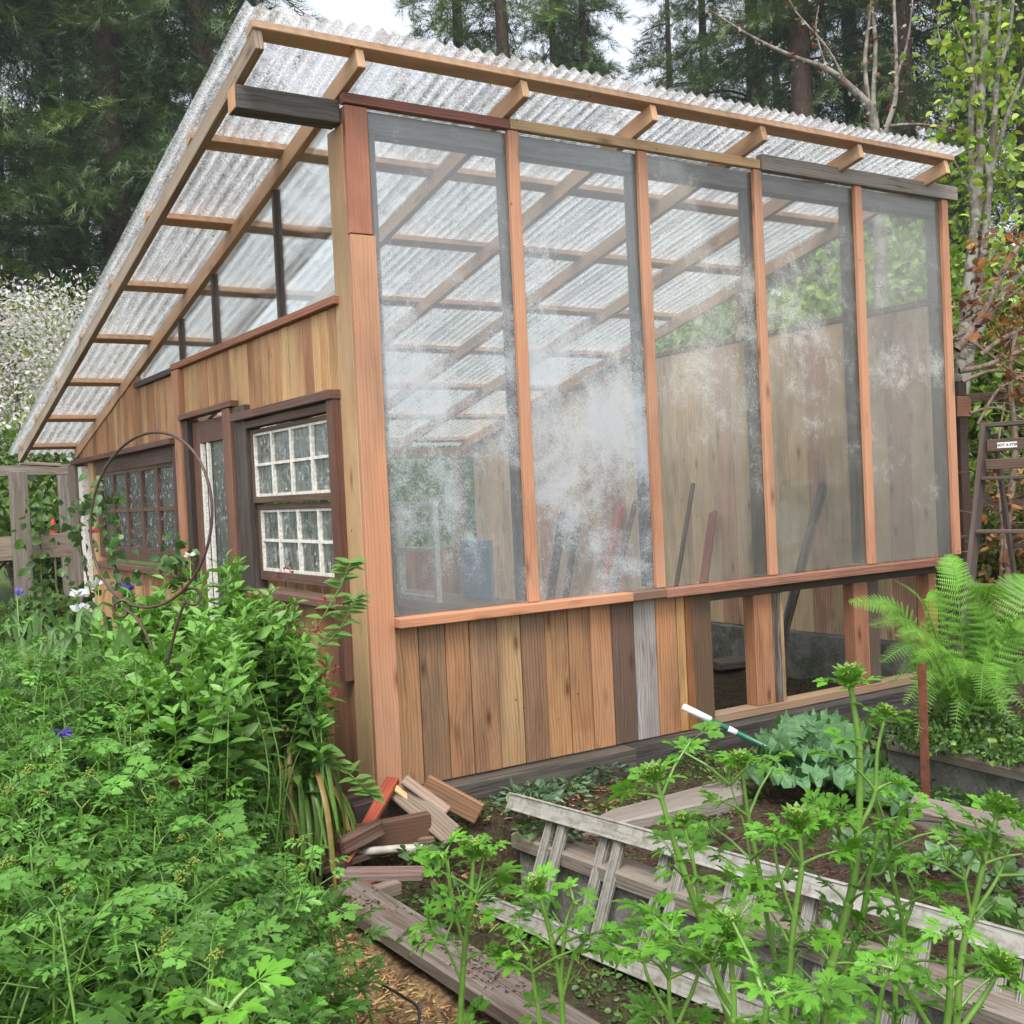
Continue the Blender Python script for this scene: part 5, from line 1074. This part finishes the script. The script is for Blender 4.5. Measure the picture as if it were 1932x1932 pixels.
celery('celery stem with a small head just left of the kale', [([(1500, 1932), (1460, 1800), (1432, 1640), (1412, 1540), (1400, 1450)], .0075, .04), ([(1440, 1690), (1420, 1640), (1405, 1560), (1378, 1480), (1378, 1450)], .003, 0)], 2.5)
celery('tallest celery stem with its head in front of the open stud bay', [([(1530, 1932), (1575, 1800), (1612, 1650), (1622, 1500), (1620, 1400), (1606, 1300)], .0115, .055), ([(1612, 1650), (1590, 1590), (1560, 1555)], .006, .04), ([(1622, 1560), (1650, 1500), (1655, 1420), (1668, 1360)], .006, .035)], 2.4, 1.1)
celery('thick celery stem leaning right beside the tallest one', [([(1560, 1932), (1620, 1760), (1640, 1650), (1658, 1560), (1650, 1500)], .0085, 0), ([(1640, 1650), (1668, 1640), (1690, 1560), (1700, 1520)], .005, 0), ([(1690, 1932), (1690, 1850), (1705, 1760), (1680, 1640), (1665, 1580)], .0075, 0), ([(1702, 1760), (1730, 1680), (1728, 1640)], .005, 0)], 2.45, .9)
celery('celery stem with a large round head near the right edge', [([(1805, 1932), (1815, 1800), (1840, 1700), (1858, 1620), (1880, 1545)], .009, .055), ([(1840, 1720), (1880, 1660), (1905, 1600)], .005, 0), ([(1835, 1740), (1820, 1660), (1810, 1610)], .0045, 0)], 2.3, 1.1)
celery('celery stem with a dense middle head over the ladder rail', [([(1480, 1932), (1490, 1830), (1500, 1720), (1512, 1640), (1508, 1570)], .009, .055), ([(1500, 1740), (1470, 1650), (1460, 1590)], .0045, .03)], 2.3, 1.0)
celery('short celery stem with a pointed head in front of the lower ladder rail', [([(1384, 1990), (1384, 1880), (1376, 1780)], .008, .055), ([(1384, 1900), (1350, 1840), (1340, 1800)], .005, 0)], 1.95, 1.0)
celery('leafy young celery in the lower middle', [([(1270, 1990), (1262, 1860), (1266, 1760)], .006, 0), ([(1270, 1930), (1225, 1850), (1212, 1800)], .005, 0), ([(1275, 1940), (1310, 1860), (1325, 1800)], .005, 0)], 2.05, .9)
celery('leafy celery top in the lower right corner', [([(1770, 2050), (1790, 1900), (1795, 1770)], .008, 0), ([(1780, 1980), (1720, 1880), (1690, 1830)], .006, 0), ([(1785, 1980), (1850, 1890), (1880, 1840)], .006, .04), ([(1640, 2050), (1655, 1930), (1668, 1850)], .006, 0)], 1.75, 1.1, .072)
celery('broad leaved celery at the lower middle edge', [([(1420, 2080), (1435, 1980), (1450, 1880)], .007, 0), ([(1540, 2080), (1550, 1990), (1560, 1900)], .007, 0), ([(1480, 2080), (1500, 2000), (1530, 1935)], .006, 0)], 1.55, 1.1, .075)
celery('nearest celery tip poking in at the lower left', [([(430, 2100), (430, 1990), (425, 1915)], .006, 0)], 1.0, 1.2, .07)
# fern
FE = empty('fern', onz(1800, 1400, .03)); tag(FE, 'large bright green fern in the raised bed at the right', 'fern'); LP = []; LDr = []; LU = []; LS = []; LT_ = []; m = MB()
pin_i = [(T([(-.02, 0, 0), (.02, 0, 0), (.004, 1, -.12), (-.004, 1, -.12)], [(0, 1, 2, 3)]), np.eye(3), (0, 0, 0))]
LT1 = T([(0, -.5, 0), (.55, -.15, 0), (1, .25, -.05), (.45, .5, 0), (0, .5, 0)], [(0, 1, 2, 3, 4)])
for k_ in range(10):
    y = .05+k_*.095; s = .16*(1-k_/10.5)**.7
    for sg in (-1, 1): pin_i.append((T(LT1.v*np.array([sg, 1, 1]), LT1.f), np.diag([s*1.2, .066, 1]), (0, y, -.12*y)))
PIN = merge(pin_i)
fb_ = onz(1830, 1372, .1)
fr = [((1600, 1135), .9), ((1640, 1180), .75), ((1690, 1095), .7), ((1742, 1180), .6), ((1790, 1045), .95), ((1835, 1150), .8), ((1880, 1100), .9), ((1932, 1085), .9), ((1990, 1080), .95), ((2020, 1200), .9), ((1990, 1330), .8), ((1935, 1390), .6), ((1860, 1180), .8), ((1770, 1270), .6), ((1720, 1250), .7), ((1705, 1330), .6), ((1900, 1220), .7), ((1950, 1180), .8), ((1880, 1300), .6), ((1820, 1090), .85), ((1660, 1140), .8), ((1750, 1120), .8), ((1730, 1390), .55), ((1845, 1400), .5), ((1920, 1290), .7), ((1800, 1340), .5), ((1975, 1240), .85), ((1790, 1190), .7), ((1855, 1250), .6), ((1690, 1200), .7), ((1680, 1290), .6), ((1760, 1360), .55), ((1800, 1400), .5), ((1880, 1400), .55), ((1940, 1340), .7), ((1700, 1380), .5), ((1820, 1280), .6), ((1775, 1300), .6), ((1900, 1350), .6), ((1850, 1320), .6), ((1730, 1310), .6), ((1660, 1250), .7)]
for i, ((tx, ty), L) in enumerate(fr):
    Dt = 5.35+RS.uniform(-.45, .35); b = fb_+RS.normal(size=3)*np.array([.1, .1, .02]); tp = dist(tx, ty, Dt); mid = (b+tp)/2+np.array([0, 0, .16+.12*L]); P = arc([b, mid, tp], 24); seg = 0
    m.tube(P, list(np.linspace(.005, .0012, len(P))), 4, cap=False)
    K = 36; tn = np.array([.13, .30, .03])*RS.uniform(.8, 1.25)
    for j in range(5, K):
        f = j/K; q = P[min(int(f*(len(P)-1)), len(P)-1)]; q2 = P[min(int(f*(len(P)-1))+1, len(P)-1)]; d = nrm(q2-q) if np.linalg.norm(q2-q) > 1e-6 else nrm(P[-1]-P[-2])
        q = q+(q2-q)*((f*(len(P)-1)) % 1)
        sd2 = np.cross(d, UPV-_fw*.7); sd2 = nrm(sd2); s = .135*L*math.sin(math.pi*(.10+.88*f))**.8*(1-.25*f)
        for sg in (-1, 1): LP.append(q); LDr.append(sd2*sg+d*.35+np.array([0, 0, -.05])); LU.append(np.cross(sd2, d)*1+RS.normal(size=3)*.12); LS.append(s*RS.uniform(.9, 1.1)); LT_.append(tn*RS.uniform(.85, 1.15))
m.build('rachis', M_STEM, FE, fix=False); scatter('fronds', PIN, LP, LDr, LU, LS, LT_, M_LEAF, FE)
bush('ground_shrub', onz(1880, 1425, .02), .20, .5, 5000, [LANCE, LOBED], .032, (.045, .10, .02), G1, 'dark low growth under the fern', 'shrub', SHG, r0=.006)
# kale
def big_leaf(V, F, TT, b, d, L, W_, tint, ruff=.03, nx=19, ny=40, lobe=.22, ph=0.0, droop=.5):
    d = nrm(d); s = nrm(np.cross(d, UPV)); u = np.cross(s, d); o = len(V)
    for j in range(ny+1):
        v = j/ny; wd = W_*math.sin(math.pi*min(v*.9+.08, 1))**.6*(1+lobe*math.sin(v*31+ph))*.5*(1 if v < .97 else .3)
        c = b+d*L*v+np.array([0, 0, -droop*L*v*v]) 
        for i in range(nx):
            x = (i/(nx-1)-.5)*2; rf = ruff*abs(x)**1.6*(math.sin(v*38+ph+x*3)+.6*math.sin(v*67+x*9)); V.append(c+s*x*wd+u*(rf+.22*wd*abs(x))+d*rf*.6); TT.append(np.array(tint)*(1.25 if abs(x) < .08 else 1.0))
    for j in range(ny):
        for i in range(nx-1): a = o+j*nx+i; F.append((a, a+1, a+nx+1, a+nx))
KA = empty('kale_plant', onz(1525, 1480, 0)); tag(KA, 'big frilly blue green kale behind the celery stems', 'kale'); V = []; F = []; TT = []; m = MB()
kb = onz(1530, 1480, 0)
for i, (px, py, D) in enumerate([(1440, 1395, 5.2), (1500, 1330, 5.3), (1560, 1325, 5.4), (1610, 1350, 5.3), (1650, 1410, 5.2), (1420, 1450, 4.9), (1480, 1400, 4.9), (1560, 1400, 4.9), (1640, 1470, 4.8), (1700, 1500, 4.7), (1590, 1450, 4.7), (1500, 1460, 4.7), (1680, 1440, 5.1), (1530, 1350, 5.0), (1455, 1365, 5.4)]):
    tp = dist(px, py, D); d = tp-kb; st = kb+d*.3; m.tube([kb, kb+(d*.15)+(0, 0, .03), st], [.014, .01, .007], 6)
    L = np.linalg.norm(d)*.85; big_leaf(V, F, TT, st, nrm(d)+np.array([0, 0, .15]), max(L, .2), .22+RS.rand()*.06, np.array([.10, .21, .09])*RS.uniform(.75, 1.15), .028, ph=i*2.1, droop=.35)
m.build('stem', M_STEM, KA, fix=False); rmesh('leaves', V, F, TT, M_WET, KA)
# small soft leaved weeds beside the wall timber
def weed(px, py, r, n, sz, tint, label, group='weeds on the bare soil', tm=LANCE):
    c = onz(px, py, float(0)); E_ = empty('weed', c); tag(E_, label, 'weed', group); az = RS.uniform(0, 6.28, n); rr = RS.rand(n)**.6*r; P = c+np.stack([np.cos(az)*rr, np.sin(az)*rr, RS.rand(n)*(r*.55)*(1-rr/r*.6)+.01], 1)
    dr = np.stack([np.cos(az), np.sin(az), RS.uniform(-.1, .9, n)], 1)+RS.normal(size=(n, 3))*.3
    scatter('leaves', tm, P, dr, rv(n, .4, 1), sz*RS.uniform(.6, 1.2, n), tints(n, tint, .25), M_WET, E_)
    mb = MB(); 
    for k_ in range(min(14, n)): mb.tube([c+(0, 0, -.02), (c+P[k_])/2+(0, 0, .02), P[k_]], .002, 4, cap=False)
    mb.build('stems', M_STEM, E_, fix=False)
GW = (.10, .17, .09)
for a in [(1000, 1520, .17, 160, .06, GW, 'grey green weed left of the ladder end'), (1075, 1492, .11, 90, .05, GW, 'soft broad weed against the base timber'), (1125, 1468, .17, 190, .045, (.06, .11, .05), 'dark weed beside the base timber'), (1040, 1575, .15, 120, .05, (.08, .14, .05), 'weed under the end of the upper ladder rail'), (940, 1505, .10, 60, .05, GW, 'pale weed left of the grey green one'), (1290, 1432, .20, 240, .035, (.05, .09, .035), 'low dark weed between the wall and the pole'), (1370, 1478, .12, 80, .04, G1, 'weed by the end of the short timber'),
          (1335, 1575, .10, 60, .05, (.08, .16, .04), 'strawberry like plant behind the upper rail'), (1690, 1640, .09, 60, .05, (.11, .19, .08), 'pale leaved seedling in the middle of the dark soil'), (1625, 1600, .09, 60, .05, (.10, .18, .08), 'pale leaved seedling by the tallest celery'), (1880, 1665, .09, 50, .05, (.11, .2, .09), 'pale seedling near the looped drip tube'), (1785, 1632, .09, 50, .05, (.11, .2, .09), 'pale seedling right of the middle one'), (1920, 1750, .12, 70, .055, (.10, .19, .06), 'round leaved seedling at the right edge'), (1560, 1800, .12, 80, .05, (.07, .14, .03), 'small dark weed in the path'), (870, 1712, .14, 120, .05, (.07, .14, .04), 'weed in the path at the lower left of the ladder'), (800, 1622, .10, 80, .03, (.07, .13, .04), 'tiny weeds beside the pale stick')]:
    weed(*a, tm=OVATE if 'round' in a[-1] or 'pale' in a[-1] else LANCE)
# rose canes and flowers at far left
for L, D, lab in [([(80, 1330), (80, 1180), (78, 1060), (74, 975), (82, 950)], 6.0, 'rose cane with dark drooping leaves at the far left'), ([(178, 1250), (176, 1150), (150, 1010), (158, 950)], 6.2, 'rose cane with a pink bud in front of the corner post'), ([(245, 1250), (244, 1130), (215, 1060), (200, 960), (190, 935)], 5.6, 'rose cane climbing in front of the far window'), ([(330, 1200), (345, 1120), (332, 1060), (318, 1040)], 5.4, 'rose cane with a white bloom below the far window')]:
    E_ = empty('rose_cane', gp3(L[0][0], D)); tag(E_, lab, 'rose', 'roses at the far end'); m = MB(); pts = pxt(m, L, D, .006, .003); m.tube([(pts[0][0], pts[0][1], 0), pts[0]], .006, 5); 
    P = np.array([q+RS.normal(size=3)*.055 for q in pts[8:] for _ in range(4)]); n = len(P); m.build('stem', M_TWIG, E_, fix=False)
    scatter('leaves', ROSEL, P, rv(n, -1, .1), rv(n, 0, 1), RS.uniform(.035, .065, n), tints(n, (.055, .12, .035), .3, (.09, .17, .04), .3), M_WET, E_)
def bloom(px, py, D, r, tint, n, label, nm='flower', lf=OVATE, grp=None, z0=-.2, stem=True):
    c = dist(px, py, D); E_ = empty(nm, c); tag(E_, label, 'flower', grp); d = rv(n, z0, 1); scatter('petals', lf, np.tile(c, (n, 1)), d, rv(n), r*RS.uniform(.7, 1.1, n), tints(n, tint, .2, (.5, .4, .1) if tint[2] > .4 and tint[0] < .3 else None, .08), M_PETAL, E_)
    if stem: m = MB(); m.tube([(c[0], c[1], 0), c], .003, 5); m.build('stem', M_STEM, E_, fix=False)
bloom(176, 1003, 6.2, .04, (.60, .12, .14), 16, 'pink rosebud in front of the weathered corner post', 'rose_bloom', stem=False)
IGR = 'irises in the left border'
for a in [(240, 1112, 5.0, .045, (.10, .04, .42), 12, 'violet iris inside the hoop ring'), (114, 1383, 2.9, .035, (.14, .09, .50), 12, 'violet iris low among the parsley'), (32, 1122, 5.0, .045, (.22, .20, .55), 12, 'pale violet iris at the far left'), (185, 1102, 5.2, .045, (.75, .76, .75), 14, 'white iris left of the violet one'), (146, 1122, 5.0, .05, (.75, .76, .75), 16, 'largest white iris beside the rose cane'), (150, 1150, 4.9, .05, (.7, .72, .74), 12, 'lower white iris beside the large one'), (358, 1048, 5.2, .032, (.75, .75, .66), 12, 'white bloom below the far window')]:
    bloom(*a, nm='iris', lf=LANCE if a[3] < .05 else OVATE, grp=IGR)
IL = empty('iris_leaves', gp3(110, 4.6)); tag(IL, 'upright iris leaf blades behind the parsley on the left', 'iris leaves'); V = []; F = []; TT = []
for i in range(170):
    px = RS.uniform(-60, 260); D = RS.uniform(3.9, 5.2); tp = dist(px, RS.uniform(1150, 1280)+(D < 4.5)*40, D); b = np.array([tp[0]+RS.normal()*.1, tp[1]+RS.normal()*.1, 0]); mid = (b+tp)/2+RS.normal(size=3)*.04; ribbon(V, F, TT, arc([b, mid, tp, tp+np.array([RS.normal()*.08, RS.normal()*.08, -.06])], 4), .022, np.array([.10, .19, .06])*RS.uniform(.7, 1.4), -_fw)
rmesh('leaves', V, F, TT, M_WET, IL)
bush('border_shrub', gp3(60, 4.9), .75, .55, 5000, [LANCE, OVATE], .05, (.08, .17, .04), G1, 'mixed green growth in the left border under the irises', 'shrub', SHG, r0=.006)
bush('border_shrub', gp3(230, 5.3), .85, .45, 4000, [LANCE, OVATE], .05, (.05, .12, .03), G1, 'dark green growth below the far window', 'shrub', SHG, r0=.006)
# ================================================================== GROUND LITTER
def inpx(n, pts_fn): return np.array([pts_fn() for _ in range(n)])
CH = T([(-.25, -1, 0), (.25, -1, 0), (.2, 1, 0), (-.3, .9, 0), (-.2, -.9, .2), (.2, -.9, .22), (.15, .8, .2), (-.2, .8, .18)], [(0, 1, 2, 3), (4, 5, 6, 7), (0, 1, 5, 4), (1, 2, 6, 5), (2, 3, 7, 6), (3, 0, 4, 7)])
def litter(name, n, xr, yr, sz, tint, alt, label, tm=CH, mat=M_DRY, cond=None, flat=.8, upz=.004, kind='stuff', dz=(-.3, .3)):
    x = RS.uniform(*xr, n); y = RS.uniform(*yr, n)
    if cond is not None: ok = cond(x, y); x, y = x[ok], y[ok]
    n = len(x); P = np.stack([x, y, gz(x, y)+upz*(1 if upz < .025 else RS.uniform(.1, 5 if 'fern bed' in label else 2.5, n))], 1); dr = rv(n, *dz); up = rv(n, flat, 1); o = scatter(name, tm, P, dr, up, sz*RS.uniform(.5, 1.4, n), tints(n, tint, .35, alt, .35), mat); tag(o, label, None, None, kind); return o
litter('bark_chips', 9000, (.35, 2.3), (-3.4, -.55), .009, (.09, .04, .03), (.17, .09, .06), 'dark bark chips on the planted bed', cond=lambda x, y: (x > .55+(-.56-y)*.2))
litter('straw_mulch', 16000, (-1.6, -.12), (-3.5, -.7), .011, (.45, .30, .13), (.16, .08, .045), 'short straw and wood mulch on the near bed', cond=lambda x, y: x < -.515+(-.67-y)*.09)
litter('soil_crumbs', 9000, (-.6, 4.6), (-.6, -.02), .007, (.06, .035, .025), (.14, .08, .05), 'loose crumbs and chips along the wall')
litter('soil_crumbs', 6000, (.2, 4.0), (.12, 3.6), .009, (.05, .03, .022), (.12, .07, .045), 'dark crumbs on the greenhouse floor')
BL = T([(-.05, 0, 0), (.05, 0, 0), (.035, .5, .03), (-.035, .5, .03), (0, 1, -.08)], [(0, 1, 2, 3), (3, 2, 4)])
litter('grass', 9000, (-.3, 1.3), (-3.6, -.2), .055, (.10, .17, .03), (.20, .22, .06), 'tufts of grass in the sunk path', BL, M_LEAF, lambda x, y: (x > -.15+(-.5-y)*.09) & (x < .44+(-.56-y)*.2) & (np.sin(x*9+y*6)+np.sin(y*13-x*4) > -.35), -.5, 0, dz=(.3, 1))
litter('ground_cover', 9000, (-.4, 4.6), (-.85, -.08), .020, (.07, .13, .03), (.12, .18, .04), 'small leaved ground cover along the wall', OVATE, M_LEAF, lambda x, y: (np.sin(x*5+y*9+1)+np.sin(y*17-x*3.7) > .25), .3, .008, dz=(-.1, .6))
litter('ground_cover', 6500, (-.25, 1.2), (-3.4, -.3), .022, (.07, .14, .03), (.11, .19, .05), 'small leaved weeds carpeting the path under the ladder', OVATE, M_LEAF, lambda x, y: (x > -.18+(-.5-y)*.09) & (x < .46+(-.56-y)*.2) & (np.sin(x*7+y*5+1)+np.sin(y*11-x*3.7) > -.1), .3, .008, dz=(-.1, .7))
litter('ground_cover', 16000, (2.05, 3.9), (-2.8, -.4), .034, (.08, .17, .04), (.13, .24, .06), 'leafy weeds filling the sunk path by the fern bed', [OVATE, LANCE], M_LEAF, lambda x, y: (x > 2.22) & (x < 3.0+(-.5-y)*.17), .2, .03, dz=(-.1, .8))
litter('ground_cover', 14000, (-5, -.1), (-1.6, 6), .035, (.06, .12, .025), (.10, .18, .04), 'low green growth under the left border', OVATE, M_LEAF, lambda x, y: (x < SK*y-.08) & ((y > -.6) | (x < -1.2)), .2, .02, dz=(-.1, .8))

litter('wood_chips', 700, (-.5, 1.3), (-.7, -.08), .016, (.34, .20, .10), (.16, .09, .05), 'splinters and chips scattered round the scrap heap', upz=.006)
litter('twigs', 500, (-.25, 4.2), (-2.2, -.1), .035, (.14, .10, .065), (.26, .20, .13), 'fine dead twigs on the soil', tm=T([(-.03, -1, 0), (.03, -1, 0), (.02, 1, 0), (-.02, 1, 0), (0, -1, .06), (0, 1, .05)], [(0, 1, 5), (0, 5, 4), (1, 2, 5), (0, 3, 5)]), upz=.008)
x = RS.uniform(0, 1, 900); y = RS.uniform(-3.0, -.75, 900); lx = a0[0]+(y-a0[1])*(a1[0]-a0[0])/(a1[1]-a0[1]); P = np.stack([lx+.02+x**1.5*.13, y, np.full(900, .004)], 1); P = P[np.sin(P[:, 1]*7)+np.sin(P[:, 1]*19+P[:, 0]*30) > -.1]
o = scatter('bark_crumbs', CH, P, rv(len(P), -.2, .2), rv(len(P), .7, 1), RS.uniform(.003, .009, len(P)), tints(len(P), (.05, .03, .02), .3, (.3, .2, .1), .3), M_DRY); tag(o, 'dark bark crumbs spilled on the bed timber', kind='stuff')
litter('ground_cover', 3500, (.2, 1.3), (-3.2, -.5), .03, (.05, .11, .025), (.09, .16, .04), 'weeds growing along the foot of the concrete wall', [LANCE, OVATE], M_LEAF, lambda x, y: (x > .34+(-.56-y)*.2) & (x < .46+(-.56-y)*.2), .0, .03, dz=(.1, 1))
# ================================================================== damp air
k = NT('damp_air'); pv = k.n('ShaderNodeVolumePrincipled'); pv.inputs['Color'].default_value = (.80, .88, .96, 1); pv.inputs['Density'].default_value = 0.0008; pv.inputs['Anisotropy'].default_value = .2
k.l(pv.outputs[0], k.out.inputs['Volume'])
m = MB(); m.box(-90, 110, -14, 98, -1.4, 46, (1, 1, 1)); hz = m.build('haze', k.m); tag(hz, 'thin damp haze in the air between garden and trees', None, None, 'stuff')
